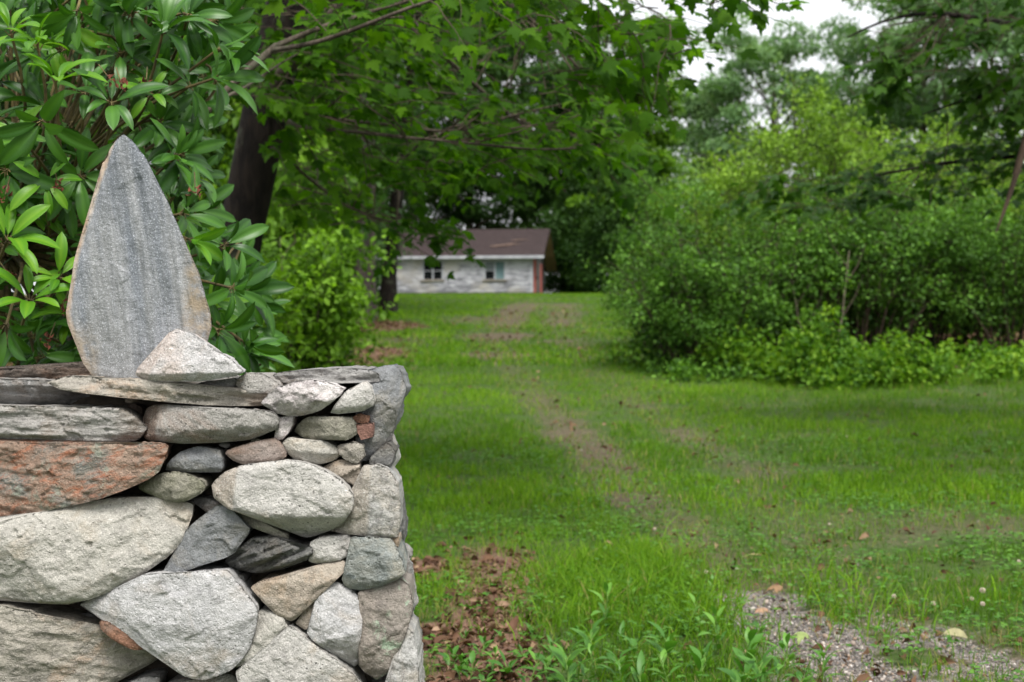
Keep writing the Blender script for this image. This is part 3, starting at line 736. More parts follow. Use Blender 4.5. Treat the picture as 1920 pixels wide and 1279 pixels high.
# ---- grass
def grass_mat(name, d, m, l, dry):
    t = NT(name)
    v = t.attr('v')
    cr = t.n('ShaderNodeValToRGB'); t.l(v, cr.inputs[0]); e = cr.color_ramp.elements
    e[0].position = 0; e[0].color = (*d, 1); e[1].position = .86; e[1].color = (*l, 1)
    q = e.new(.5); q.color = (*m, 1); q = e.new(1.0); q.color = (*dry, 1)
    p = t.pbr(cr.outputs[0], .6, .10)
    tr = t.n('ShaderNodeBsdfTranslucent'); t.l(t.mix(1.0, cr.outputs[0], (1.2, 1.25, .6, 1), 'MULTIPLY'), tr.inputs[0])
    mx = t.n('ShaderNodeMixShader'); mx.inputs[0].default_value = .35
    t.l(p, mx.inputs[1]); t.l(tr.outputs[0], mx.inputs[2]); return t.done(mx.outputs[0])
GRASS = grass_mat('lawn_grass', (.042, .106, .006), (.094, .212, .009), (.185, .335, .017), (.27, .21, .095))

def sample_area(dens, y0, y1, margin=1.25, off=.3):
    """dens(y) blades per m2 inside the widened view wedge"""
    out = []
    edges = np.geomspace(y0, y1, 60)
    for a, b in zip(edges[:-1], edges[1:]):
        hw = .36 * b * margin + off
        n = int(dens((a + b) / 2) * (b - a) * 2 * hw)
        out.append(np.c_[rng.uniform(-hw, hw, n), rng.uniform(a, b, n)])
    return np.concatenate(out)

def wall_free(x, y): return ~((x < -.16) & (y > 2.9) & (y < 3.7))

def blades(x, y, ln, wd, lean, segs, v, mb):
    n = len(x); z = gz(x, y) - .005
    az = rng.uniform(0, 2 * np.pi, n); d = np.c_[np.cos(az), np.sin(az), np.zeros(n)]
    fa = rng.uniform(0, 2 * np.pi, n); s = np.c_[np.cos(fa), np.sin(fa), np.zeros(n)]
    base = np.c_[x, y, z]
    ss = {3: [0, .45, .8, 1], 2: [0, .6, 1], 1: [0, 1]}[segs]
    V = []
    for k in ss[:-1]:
        c_ = base + d * (lean * ln * k * k)[:, None] + np.array([0, 0, 1.]) * (ln * k * (1 - .35 * lean * k))[:, None]
        wk = wd * (1 - .45 * k)
        V += [c_ - s * wk[:, None], c_ + s * wk[:, None]]
    V.append(base + d * (lean * ln)[:, None] + np.array([0, 0, 1.]) * (ln * (1 - .35 * lean))[:, None])
    m = len(V); V = np.stack(V, 1).reshape(-1, 3)
    o = (np.arange(n) * m)[:, None]
    fs = []
    q = [np.array([2 * k, 2 * k + 1, 2 * k + 3, 2 * k + 2]) for k in range(len(ss) - 2)]
    if q: fs.append(np.concatenate([o + k for k in q]))
    fs.append(o + np.array([m - 3, m - 2, m - 1]))
    mb.add(V, fs, np.repeat(v, m))

TALL = G(1230, 1120)
def lawn(y0, y1, dens, segs, l0, w0):
    p = sample_area(dens, y0, y1); x, y = p.T
    k = masks(x, y); clump = n2(x, y, 2.6, 3, 11); big = n2(x, y, .42, 3, 12)
    bare = np.maximum.reduce([np.clip(k['dirt'], 0, 1) ** .7 * .95, k['gravel'] * .95, k['litter'] * .93])
    gap = sstep(-.40, .12, clump + .35 * big + .3 * n2(x, y, 9, 2, 13))             # patchy turf
    keep = (rng.uniform(size=len(x)) < (1 - bare) * (.22 + .78 * gap)) & wall_free(x, y)
    x, y, clump, big, bare = x[keep], y[keep], clump[keep], big[keep], bare[keep]
    dry = k['dry'][keep]
    n = len(x)
    t1 = np.exp(-(((x - TALL[0]) / .75) ** 2 + ((y - TALL[1]) / .9) ** 2))
    ln = l0 * rng.uniform(.55, 1.35, n) * np.clip(1 + .95 * clump + .5 * n2(x, y, 7, 2, 14), .3, 2.2) * (1 - .45 * bare) * (1 + 1.1 * t1)
    v = np.clip(.46 + .42 * big + .24 * clump + rng.normal(0, .15, n), 0, .84)
    v = np.where(rng.uniform(size=n) < .03 + .20 * dry * dry + .30 * bare, rng.uniform(.9, 1, n), v)
    mb = MB()
    blades(x, y, np.maximum(ln, .012), w0 * rng.uniform(.7, 1.3, n), rng.uniform(.1, .9, n), segs, v, mb)
    return mb
def tall_grass():
    n = 3800; x = TALL[0] + rng.normal(0, .52, n); y = TALL[1] + rng.normal(0, .50, n)
    k = masks(x, y); c = n2(x, y, 2.2, 3, 51)
    keep = (rng.uniform(size=n) < (1 - k['gravel']) * (1 - .8 * k['litter']) * sstep(-.5, .2, c)) & (x > -.05)
    x, y, c = x[keep], y[keep], c[keep]; m = len(x); mb = MB()
    blades(x, y, rng.uniform(.07, .19, m) * (1 + .4 * c), rng.uniform(.0016, .0034, m), rng.uniform(.25, 1.15, m), 3, np.clip(.50 + .30 * c + rng.normal(0, .15, m), 0, .86), mb)
    return mb
g4 = tall_grass()
g1 = lawn(3.6, 9.0, lambda y: 5200 * (4.5 / max(y, 4.5)) ** 1.0, 3, .062, .0017)
g2 = lawn(9.0, 22.0, lambda y: 2300 * (9 / y) ** 1.3, 2, .075, .0032)
g3 = lawn(22.0, 84.0, lambda y: 420 * (22 / y) ** 1.7, 1, .10, .012)
allg = MB()
for m_ in (g1, g2, g3, g4):
    v_ = np.concatenate(m_.v); fs_ = [np.concatenate(f) for f in m_.f.values()]
    allg.add(v_, fs_, np.concatenate(m_.a))
tag(allg.build('grass', GRASS, None, False, 'v'), 'short patchy green lawn grass worn thin along the wheel tracks', 'grass', kind='stuff')

# ---- low clover and creeping leaves between the blades
CL = leaf_mat('clover_leaf', (.035, .115, .012), (.07, .185, .020), (.13, .27, .032), .3, .5, .3)
p = sample_area(lambda y: 1100 * (4.5 / max(y, 4.5)) ** 1.4, 4.0, 13.0); x, y = p.T
k = masks(x, y); cn = n2(x, y, 1.1, 3, 21) + .5 * n2(x, y, 3.5, 2, 22)
keep = (rng.uniform(size=len(x)) < sstep(-.25, .35, cn) * (1 - .93 * np.maximum(k['gravel'], k['litter'] * .95)) * (1 - .7 * k['dirt'])) & wall_free(x, y)
x, y = x[keep], y[keep]; n = len(x)
mb = MB(); hgt = rng.uniform(.015, .07, n)
for a in range(3):
    az = rng.uniform(0, .6, n) + a * 2.09 + 3 * np.sin(x * 50)
    tdir = np.c_[np.cos(az), np.sin(az), rng.uniform(-.15, .3, n)]
    scatter(*OVAL, np.c_[x, y, gz(x, y) + hgt], rot_from(rdir(n, 3), tdir), rng.uniform(.014, .030, n) * 1.0, np.clip(.5 + .4 * cn[keep] + rng.normal(0, .2, n), 0, 1), mb)
tag(mb.build('clover', CL, None, False, 'v'), 'patches of low clover and creeping weeds among the lawn grass', 'clover', kind='stuff')

# ---- gravel stones
ico_v = []; ph = (1 + 5 ** .5) / 2
for a, b in ((-1, ph), (1, ph), (-1, -ph), (1, -ph)): ico_v += [(a, b, 0), (0, a, b), (b, 0, a)]
ico_v = unit(np.array(ico_v))
from itertools import combinations
dm = np.linalg.norm(ico_v[:, None] - ico_v[None], axis=2); el = dm[dm > .1].min() * 1.05
ico_f = [(a, b, c_) if np.dot(np.cross(ico_v[b] - ico_v[a], ico_v[c_] - ico_v[a]), ico_v[a] + ico_v[b] + ico_v[c_]) > 0 else (a, c_, b) for a, b, c_ in combinations(range(12), 3) if dm[a, b] < el and dm[b, c_] < el and dm[a, c_] < el]
ICO = (ico_v, np.array(ico_f))
p = sample_area(lambda y: 3600 * (4.5 / max(y, 4.5)) ** 1.5, 4.2, 14.0); x, y = p.T
k = masks(x, y)
keep = rng.uniform(size=len(x)) < np.maximum(sstep(.2, .7, k['gravel']), .16 * k['dirt'])
x, y = x[keep], y[keep]; n = len(x)
mb = MB(); sc = np.abs(rng.lognormal(-5.4, .45, n))
scatter(*ICO, np.c_[x, y, gz(x, y) - .02 + sc * .2], rot_from(rdir(n), rdir(n)), sc[:, None] * rng.uniform(.6, 1.2, (n, 3)), rng.uniform(0, 1, n), mb)
t = NT('gravel_stone'); cr = t.n('ShaderNodeValToRGB'); t.l(t.attr('v'), cr.inputs[0]); e = cr.color_ramp.elements
e[0].color = (.12, .105, .095, 1); e[1].color = (.46, .43, .40, 1); q = e.new(.6); q.color = (.26, .23, .21, 1); q = e.new(.75); q.color = (.28, .20, .14, 1)
tag(mb.build('gravel', t.done(t.pbr(cr.outputs[0], .85, .2)), None, False, 'v'), 'loose grey gravel showing in the worn wheel tracks', 'gravel', kind='stuff')

# ---- leaf litter
LT = leaf_mat('dead_leaf', (.06, .028, .020), (.16, .084, .056), (.36, .24, .17), .1, .8, .15)
p = sample_area(lambda y: 2000 * (4.5 / max(y, 4.5)) ** 1.6, 3.2, 46.0); x, y = p.T
k = masks(x, y)
keep = (rng.uniform(size=len(x)) < np.maximum(k['litter'] ** 1.5, .05 * k['dirt'] + .012)) & wall_free(x, y)
x, y = x[keep], y[keep]; n = len(x)
mb = MB(); sc = np.clip(rng.lognormal(-3.3, .45, n), .010, .075) * (1 + np.maximum(0, y - 10) * .05)
tv, tf = lance(.24, 3, .35, .9)
scatter(tv, tf, np.c_[x, y, gz(x, y) + rng.uniform(.0, .02, n)], rot_from(rdir(n, 1.4), rdir(n) * np.array([1, 1, .35])), sc, np.clip(rng.beta(1.1, 1.7, n), 0, 1), mb)
tag(mb.build('leaf_litter', LT, None, False, 'v'), 'brown dead leaves lying along the foot of the stone wall and under the trees', 'leaf litter', kind='stuff')
# ------------------------------------------------------------------ the abandoned cottage
hb = P(998, 553, 83.6); hb[2] = float(gz(hb[0], hb[1])) - .1
house = empty('cottage', hb); house.rotation_euler = (0, 0, R(-7))
tag(house, 'small abandoned white cottage with a brown roof at the top of the grassy slope', 'house')
HL, HW, HH, FH = 11.5, 7.0, 2.45, .32       # length, width, wall height, foundation
def hmesh(mb, name, mat, parent=house, smooth=False):
    v = np.concatenate(mb.v); fs = [np.concatenate(x) for x in mb.f.values()]
    return np_mesh_local(name, v, fs, mat, parent, smooth)
def np_mesh_local(name, v, fs, mat, parent, smooth=False):
    o = np_mesh(name, v, fs, mat, None, smooth); o.parent = parent; return o
t = NT('peeling_white_siding')
v = t.obj(); sep = t.n('ShaderNodeSeparateXYZ'); t.l(v, sep.inputs[0])
fr = t.math('FRACT', t.math('MULTIPLY', sep.outputs[2], 5.0))
a = t.noise(t.obj(scale=(.6, .6, 2.6)), 1.7, 6, .7, .8); b = t.noise(t.obj(scale=(.35, .35, 6)), 4, 5, .7)
col = t.mix(t.ramp(b, .4, .7), lin((188, 188, 194)), lin((150, 150, 157)))
zz_ = t.ramp(sep.outputs[2], 2.2, .2)
col = t.mix(t.math('MULTIPLY', t.ramp(t.math('ADD', a, t.math('MULTIPLY', zz_, .10)), .49, .62), .78), col, lin((88, 88, 94)))
col = t.mix(t.math('MULTIPLY', t.ramp(t.noise(t.obj(loc=(2, 2, 2)), .7, 3), .5, .7), .5), col, lin((196, 188, 170)))
SIDING = t.done(t.pbr(col, .7, .3, t.bump(fr, .8, .03)))
TRIM = plain_mat('white_trim', (170, 172, 176), (146, 148, 154), 3, .6)
ROOFM = plain_mat('brown_shingle', (48, 41, 41), (66, 57, 57), 5, .95, .6, spec=.08, stretch=(1, 4, 1))
SOFFIT = plain_mat('tan_plywood', (214, 182, 146), (190, 158, 124), 2, .8)
CONC = plain_mat('weathered_block', (112, 104, 92), (136, 128, 114), 3, .9, .5)
GLASSM = plain_mat('dark_glass', (14, 15, 17), (26, 28, 30), 2, .15, .05, .5)
TEAL = plain_mat('faded_teal_cloth', (84, 108, 112), (104, 126, 126), 3, .9)
REDP = plain_mat('faded_red_paint', (214, 112, 104), (196, 122, 114), 3, .75)
m = MB(); m.box((-HL, .04, 0), (0, HW, FH)); hmesh(m, 'foundation', CONC)
# front wall in pieces round two openings, gables and rear
w1 = (-8.05, -5.95); 
def px2x(px): return (px - 998) / FOC * 83.4
W1 = (px2x(791), px2x(826)); W2 = (px2x(909), px2x(945)); zs0, zs1 = 1.10, 2.12
m = MB(); z0, z1 = FH, HH
m.box((-HL, 0, z0), (0, .15, zs0)); m.box((-HL, 0, zs1), (0, .15, z1))
for xa, xb in ((-HL, W1[0]), (W1[1], W2[0]), (W2[1], 0)): m.box((xa, 0, zs0), (xb, .15, zs1))
m.box((-HL, HW - .15, z0), (0, HW, z1))
RX = 3.5; RZ = 4.30
gab = np.array([[0, .151, z0], [0, HW - .151, z0], [0, HW - .151, z1], [0, RX, RZ - .15], [0, .151, z1]])
for xa in (0.0, -HL + .15):
    g0 = gab.copy(); g0[:, 0] = xa; g1_ = gab.copy(); g1_[:, 0] = xa - .15
    m.add(np.concatenate([g0, g1_]), [np.array([[0, 1, 2, 3, 4], [9, 8, 7, 6, 5]]), np.array([[i, i + 5, (i + 1) % 5 + 5, (i + 1) % 5] for i in range(5)])])
hmesh(m, 'wall', SIDING)
# roof: two slabs with overhang, rear slope running lower
sl_ = (RZ - (HH + .02)) / (RX + .45)
def slab(y0, z0, y1, z1, th=.10, x0=-HL - .7, x1=.72):
    v = np.array([[x0, y0, z0], [x1, y0, z0], [x1, y1, z1], [x0, y1, z1], [x0, y0, z0 - th], [x1, y0, z0 - th], [x1, y1, z1 - th], [x0, y1, z1 - th]])
    return v, np.array([[0, 1, 2, 3], [7, 6, 5, 4], [0, 4, 5, 1], [1, 5, 6, 2], [2, 6, 7, 3], [3, 7, 4, 0]])
m = MB(); m.add(*slab(-.45, RZ - sl_ * (RX + .45), RX, RZ)); m.add(*slab(RX + .002, RZ, RX + 5.0, RZ - sl_ * 5.0))
roof = hmesh(m, 'roof', ROOFM)
m = MB(); m.add(*slab(RX + .05, RZ - .125, RX + 4.95, RZ - .125 - sl_ * 4.9, .03, 0.01, .70)); m.add(*slab(-.40, RZ - .125 - sl_ * (RX + .40), RX - .02, RZ - .125, .03, .01, .70))
hmesh(m, 'soffit', SOFFIT, roof)
ez = RZ - sl_ * (RX + .45)
m = MB(); m.box((-HL - .7, -.49, ez - .17), (.74, -.452, ez - .01)); hmesh(m, 'fascia', TRIM, roof)
m = MB()
for (xx, yy) in ((-1.6, .9), (-1.9, .75), (-2.1, .8), (-1.3, 1.0), (-.9, 1.6)):
    zc = ez + sl_ * (yy + .45)
    m.tube([(xx - .5, yy - .1, zc + .03), (xx, yy, zc + .10), (xx + .5, yy + .15, zc + .10)], [.03, .035, .01], 5)
hmesh(m, 'fallen_branch', plain_mat('dry_branch', (118, 96, 84), (100, 82, 72), 4), roof)
m = MB(); m.box((-.10, -.03, FH), (.03, .10, HH)); hmesh(m, 'corner_board', TRIM)
def window(W_, kind):
    xa, xb = W_
    fm = MB(); t_ = .09
    fm.box((xa - t_, -.035, zs0 - .02), (xa, .05, zs1 + t_)); fm.box((xb, -.035, zs0 - .02), (xb + t_, .05, zs1 + t_))
    fm.box((xa, -.03, zs1), (xb, .05, zs1 + t_))
    xm = (xa + xb) / 2
    fm.box((xm - .04, -.01, zs0), (xm + .04, .05, zs1)); fm.box((xa, -.005, (zs0 + zs1) / 2 - .02), (xm - .041, .05, (zs0 + zs1) / 2 + .02))
    if kind == 0: fm.box((xm + .041, -.005, (zs0 + zs1) / 2 - .02), (xb, .05, (zs0 + zs1) / 2 + .02))
    w = hmesh(fm, 'window', TRIM)
    sm_ = MB(); sm_.box((xa - .16, -.10, zs0 - .10), (xb + .16, .06, zs0 - .022)); hmesh(sm_, 'sill', CONC, w)
    if kind == 0:
        p_ = MB(); p_.box((xa, .07, zs0), (xb, .09, zs1)); hmesh(p_, 'pane', GLASSM, w); w['label'] = 'dark four-pane window'
    else:
        p_ = MB(); p_.box((xa, .07, zs0), (xm, .09, zs1)); hmesh(p_, 'pane', GLASSM, w)
        p_ = MB(); p_.box((xm + .04, .055, zs0), (xb, .075, zs1)); hmesh(p_, 'curtain', TEAL, w)
        p_ = MB(); p_.box((xa, .052, zs0 + .55), (xm - .041, .066, zs1)); hmesh(p_, 'upper_pane', plain_mat('hazy_glass', (96, 104, 108), (120, 126, 128), 2, .3), w)
        w['label'] = 'window half covered with teal cloth'
window(W1, 0); window(W2, 1)
m = MB(); m.box((.004, .7, FH), (.05, 1.9, 2.3)); dr = hmesh(m, 'door', REDP); dr['label'] = 'faded red door in the gable end'
m = MB(); m.box((.051, 1.75, 1.15), (.11, 1.82, 1.3)); hmesh(m, 'handle', GLASSM, dr)
m = MB(); m.box((.004, 4.4, FH), (.05, 5.3, 2.2)); hmesh(m, 'door_board', REDP)
# ------------------------------------------------------------------ trees and shrubs
BARK = bark_mat('grey_bark', (58, 50, 44), (98, 88, 78))
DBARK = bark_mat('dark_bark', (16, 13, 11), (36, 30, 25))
PBARK = bark_mat('pine_bark', (44, 39, 36), (80, 72, 67), 5)
TWIG = plain_mat('twig', (52, 45, 36), (78, 67, 54), 20, .85)
F_DEEP = leaf_mat('deep_green_leaf', (0.0155, 0.043, 0.0103), (0.0348, 0.0845, 0.0165), (0.0866, 0.1732, 0.0347), .34, .5, .15)
F_MID = leaf_mat('mid_green_leaf', (0.0161, 0.0447, 0.0075), (0.0714, 0.1658, 0.0229), (0.2222, 0.4232, 0.0678), .38, .45, .15)
F_BRIGHT = leaf_mat('bright_green_leaf', (0.0241, 0.0603, 0.0048), (0.079, 0.1694, 0.0121), (0.2175, 0.3891, 0.0343), .45, .5, .15)
F_HAZED = leaf_mat('haze_tinted_leaf', (0.0638, 0.1275, 0.0561), (0.1377, 0.2422, 0.1045), (0.23, 0.35, 0.16), .34, .6, .10)  # far-tree green, paled to carry the distance haze in its colour
F_OLIVE = leaf_mat('yellow_green_leaf', (0.0557, 0.1052, 0.0149), (0.1397, 0.2484, 0.031), (0.306, 0.468, 0.063), .4, .5, .15)
F_MAPLE = leaf_mat('maple_leaf', (.024, .072, .005), (.052, .132, .007), (.105, .22, .010), .55, .6, .10)
F_OAK = leaf_mat('oak_leaf', (.022, .064, .008), (.045, .110, .010), (.080, .165, .014), .42, .5, .15)

def wander(a, b, n, amp, sag=0.0):
    a = np.asarray(a, float); b = np.asarray(b, float); s = np.linspace(0, 1, n)
    p = a + (b - a) * s[:, None]
    w = np.cumsum(rng.normal(0, 1, (n, 3)), 0); w = w - w[0] - (w[-1] - w[0]) * s[:, None]
    p = p + w * amp * np.linalg.norm(b - a) / max(n, 1)
    p[:, 2] -= sag * np.sin(np.pi * s) * np.linalg.norm(b - a)
    return p

def crown_leaves(mb, centers, per, sig, flat, size, tmpl=DIAMOND, up=.9, vbase=.5, vspread=.16):
    c = np.asarray(centers); n = len(c)
    k = rng.poisson(per * np.exp(rng.normal(-.25, .75, n)), n); idx = np.repeat(np.arange(n), k); m = len(idx)
    if np.ndim(sig) == 0: sig = np.full(n, sig)
    off = rng.normal(0, 1, (m, 3)) * (sig[idx] * .62)[:, None]; off[:, 2] *= flat
    off *= np.minimum(1, 1.5 / (np.linalg.norm(off / (sig[idx])[:, None], axis=1) + .01))[:, None]
    pos = c[idx] + off
    cv = rng.normal(0, vspread, n)
    v = np.clip(vbase + cv[idx] + rng.normal(0, .15, m), 0, 1)
    out = unit(off + 1e-6)
    nrm = unit(rdir(m) * .75 + np.array([0, 0, up]) + out * .5)
    tan = unit(rdir(m) + out * .8 + np.array([0, 0, -.35]))
    scatter(*tmpl, pos, rot_from(nrm, tan), size * rng.uniform(.6, 1.35, m), v, mb)

def dome_leaves(mb, centers, leaves, rad, flat, size, tmpl=DIAMOND, vbase=.5, vspread=.14):
    c = np.asarray(centers); n = len(c); r = rad * rng.uniform(.55, 1.35, n); wt = r * r; wt /= wt.sum()
    k = rng.poisson(leaves * wt); idx = np.repeat(np.arange(n), k); m = len(idx)
    u = rng.normal(size=(m, 3)); u[:, 2] = np.abs(u[:, 2]) - .35; u = unit(u)
    lump = 1 + .22 * np.sin(u[:, 0] * 5 + idx) * np.sin(u[:, 1] * 5 + idx * 1.7)
    pos = c[idx] + u * (r[idx] * lump * rng.uniform(.55, 1.06, m) ** .6)[:, None] * np.array([1, 1, flat])
    cv = rng.normal(0, vspread, n)
    v = np.clip(vbase + cv[idx] + .10 * u[:, 2] + rng.normal(0, .14, m), 0, 1)  # tone lightens towards each clump's top, overhead light put into the leaf colour
    nrm = unit(rdir(m) * .7 + np.array([0, 0, .7]) + u * .6); tan = unit(rdir(m) + u * .6 + np.array([0, 0, -.4]))
    scatter(*tmpl, pos, rot_from(nrm, tan), size * rng.uniform(.55, 1.3, m), v, mb)

def tree_geo(h, r0, c0=.3, cr=4.0, limbs=22, style='broad', lean=(0, 0), leaves=20000, size=.2, sig=.9, tmpl=DIAMOND, vbase=.5, sub=5, dome=0):
    T = MB(); s = np.linspace(0, 1, 16)
    tp = np.stack([lean[0] * h * s ** 1.3, lean[1] * h * s ** 1.3, h * s], 1)
    wob = np.cumsum(rng.normal(0, .012 * h / 4, (16, 2)), 0); wob -= wob[0]; tp[:, :2] += wob * s[:, None]
    tr = r0 * (1 - s) ** .75 * .92 + r0 * .06 + r0 * .55 * np.exp(-s * h / .45)
    T.tube(np.concatenate([[tp[0] - [0, 0, .5]], tp]), np.concatenate([[tr[0] * 1.2], tr]), 12, .14)
    C = []; az = rng.uniform(0, 6.3)
    for i in range(limbs):
        t = c0 + (.97 - c0) * ((i + rng.uniform(0, .8)) / limbs)
        az += 2.4 + rng.normal(0, .35)
        rel = (t - c0) / (1 - c0)
        if style == 'broad': L = cr * (math.sin(math.pi * min(1, .18 + .80 * rel)) ** .6) * rng.uniform(.72, 1.15); el = .25 + .75 * rel
        elif style == 'cone': L = cr * (1.02 - rel) ** .85 * rng.uniform(.75, 1.15) + .3; el = .05 + .3 * rel
        elif style == 'pine': L = cr * (.5 + .6 * math.sin(math.pi * (.12 + .76 * rel))) * rng.uniform(.6, 1.15) * (1.05 - .40 * rel); el = .04 + .30 * rel
        else: L = cr * (.8 + .3 * math.sin(rel * 9)) * rng.uniform(.6, 1.2); el = .2 + .4 * rel
        b = np.array([np.interp(t, s, tp[:, k]) for k in range(3)]); rb = np.interp(t, s, tr)
        e = b + L * np.array([math.cos(az) * math.cos(el), math.sin(az) * math.cos(el), math.sin(el)])
        lp = wander(b, e, 7, .16, .03 if style != 'pine' else .05)
        lr = np.linspace(min(.5 * rb, .03 * L + .02), .012 + .002 * L, 7)
        T.tube(lp, lr, 5)
        for sft in np.linspace(.3 if style != 'pine' else .35, 1, max(3, int(L / 1.0) + 1)):
            C.append(lp[min(6, int(sft * 6))] + rng.normal(0, .12, 3))
        for j in range(sub):
            k = rng.integers(2, 7); q = lp[k]
            a2 = az + rng.choice([-1, 1]) * rng.uniform(.4, 1.3); e2 = el * .5 + rng.uniform(-.25, .55 if style != 'pine' else .15)
            L2 = L * rng.uniform(.22, .48)
            q2 = q + L2 * np.array([math.cos(a2) * math.cos(e2), math.sin(a2) * math.cos(e2), math.sin(e2)])
            T.tube(wander(q, q2, 4, .14), [lr[k] * .55, lr[k] * .4, .012, .006], 4)
            C += [q2, (q + q2) / 2 + rng.normal(0, .1, 3)]
    C = np.array(C)
    F = MB()
    if dome:
        Cd = C[rng.uniform(size=len(C)) < dome]; dome_leaves(F, Cd, leaves, sig, .55, size, tmpl, vbase)
    else: crown_leaves(F, C, leaves / len(C), sig * rng.uniform(.6, 1.25, len(C)), .42 if style == 'pine' else .72, size, tmpl, vbase=vbase)
    return T, F

def tree_obj(name, loc, geo, bark, leaf, label, cat='tree', group=None, rz=0, sc=1.0, names=('trunk', 'crown')):
    r = empty(name, loc); r.rotation_euler = (0, 0, rz)
    r.scale = (sc, sc, sc) if np.ndim(sc) == 0 else sc
    T, F = geo
    for mb, nm, mt, kw in ((T, names[0], bark, dict(smooth=True)), (F, names[1], leaf, dict(attr='v'))):
        o = mb.build(nm, mt, None, **kw); o.parent = r
    return tag(r, label, cat, group)

def at(px, d, dz=0.0):
    x = (px - 960) / FOC * d
    return np.array([x, d, float(gz(x, d)) + dz])

def place(src, name, loc, label, group=None, rz=0.0, sc=1.0):
    c = copy_tree(src); c.location = loc; c.rotation_euler = (0, 0, rz); c.scale = (sc, sc, sc) if np.ndim(sc) == 0 else sc
    c.name = name; c['label'] = label
    if group: c['group'] = group
    return c

# ---- far trees beyond and beside the cottage
GW = 'tall trees closing the view behind the cottage'
broad1 = tree_obj('broadleaf_tree', at(880, 101), tree_geo(22, .38, .16, 5.4, 34, 'broad', leaves=30000, size=.30, sig=1.25, dome=.5), BARK, F_DEEP, 'dark green broadleaf tree rising behind the middle of the cottage roof', group=GW)
broad2 = tree_obj('broadleaf_tree', at(1062, 96), tree_geo(19, .34, .10, 4.6, 34, 'broad', leaves=28000, size=.30, sig=1.15, dome=.5), DBARK, F_DEEP, 'dense dark tree standing just past the open gable end of the cottage', group=GW)
place(broad2, 'broadleaf_tree', at(985, 104), 'dark tree behind the ridge end of the cottage roof, beside its gable', GW, 2.1, 1.12)
place(broad1, 'broadleaf_tree', at(775, 100), 'dark broadleaf tree behind the half-hidden end of the cottage roof', GW, 1.2, 1.05)
place(broad2, 'broadleaf_tree', at(690, 92), 'dark tree beyond the thick grey pine trunk', GW, 4.0, 1.1)
place(broad1, 'broadleaf_tree', at(600, 84), 'deep green tree filling the dark wood behind the pine trunks', GW, 2.6, 1.0)
place(broad1, 'broadleaf_tree', at(1085, 116), 'broadleaf tree at the back of the clearing between cottage and vine-hung tree', GW, 5.0, .86)
broad2.scale = (.95, .95, .80)
# low dark understorey at the forest edge
und = tree_obj('hemlock_tree', at(1118, 90), tree_geo(9.5, .16, .04, 2.8, 34, 'cone', leaves=16000, size=.22, sig=.62), DBARK, F_DEEP, 'low dark hemlock at the edge of the grass just behind the crest', 'tree', 'young hemlocks along the forest edge')
for px_, d_, s_, l_ in ((1052, 96, .55, 'small dark hemlock right beside the gable end of the cottage'), (1075, 93, .8, 'small dark hemlock in the gap past the open gable end of the cottage'), (1165, 84, .95, 'dark hemlock half hidden by the near edge of the thicket'), (640, 74, .9, 'hemlock in the dark wood behind the thick grey pine trunk'), (545, 62, 1.0, 'hemlock in the dark wood seen past the leaning maple trunk'), (1225, 96, .9, 'hemlock at the foot of the vine-hung tree')):
    place(und, 'hemlock_tree', at(px_, d_), l_, 'young hemlocks along the forest edge', px_ * .7, s_)
# vine-hung column, wide pale pine, right-hand pine
vine = tree_obj('vine_clad_tree', at(1205, 88), tree_geo(15.8, .36, .08, 2.3, 40, 'column', leaves=24000, size=.27, sig=.85, vbase=.55, dome=.45), BARK, F_BRIGHT, 'tall narrow tree wrapped in climbing vines between the clearing and the big spreading tree', 'tree')
vine.scale = (1.2, 1.2, 1.02)
pine1 = tree_obj('spreading_tree', at(1450, 165), tree_geo(16.0, .42, .16, 6.6, 30, 'broad', leaves=30000, size=.28, sig=1.15, sub=4, vbase=.5, dome=.36), BARK, F_HAZED, 'big spreading pale green tree with sky showing between its billowing clumps', 'tree', 'pale trees beyond the thicket')
pine1.scale = (1.75, 1.75, 1.86)
place(pine1, 'spreading_tree', at(1730, 150), 'pale blue-green tree beyond the thicket, to the side of the wide gap of sky', 'pale trees beyond the thicket', 2.2, (1.6, 1.6, 1.95))
place(pine1, 'spreading_tree', at(1900, 140), 'pale tree rising behind the drooping dark oak boughs', 'pale trees beyond the thicket', 4.1, (1.6, 1.6, 1.95))
place(pine1, 'spreading_tree', at(2120, 150), 'pale tree furthest along the row beyond the thicket, past the oak trunk', 'pale trees beyond the thicket', 5.3, 1.7)
broadB = tree_obj('broadleaf_tree', at(1310, 170), tree_geo(13.0, .3, .06, 4.4, 30, 'broad', leaves=22000, size=.28, sig=1.2, vbase=.6, dome=.45), BARK, F_HAZED, 'greyish green tree low between the vine-hung tree and the big spreading tree', group=GW)
broadB.scale = (1.6, 1.6, 1.95)
place(broadB, 'broadleaf_tree', at(1570, 175), 'greyish green tree showing below the boughs of the big spreading tree', GW, 1.9, (1.5, 1.5, 1.8))
place(broadB, 'broadleaf_tree', at(1650, 160), 'greyish green tree between the two nearest pale trees', GW, 3.3, (1.4, 1.4, 1.85))
place(broadB, 'broadleaf_tree', at(1180, 165), 'pale greyish tree in the far distance at the end of the clearing', GW, .4, 1.25)
place(broadB, 'broadleaf_tree', at(1820, 160), 'greyish green tree low behind the thicket under the oak boughs', GW, .9, 1.4)

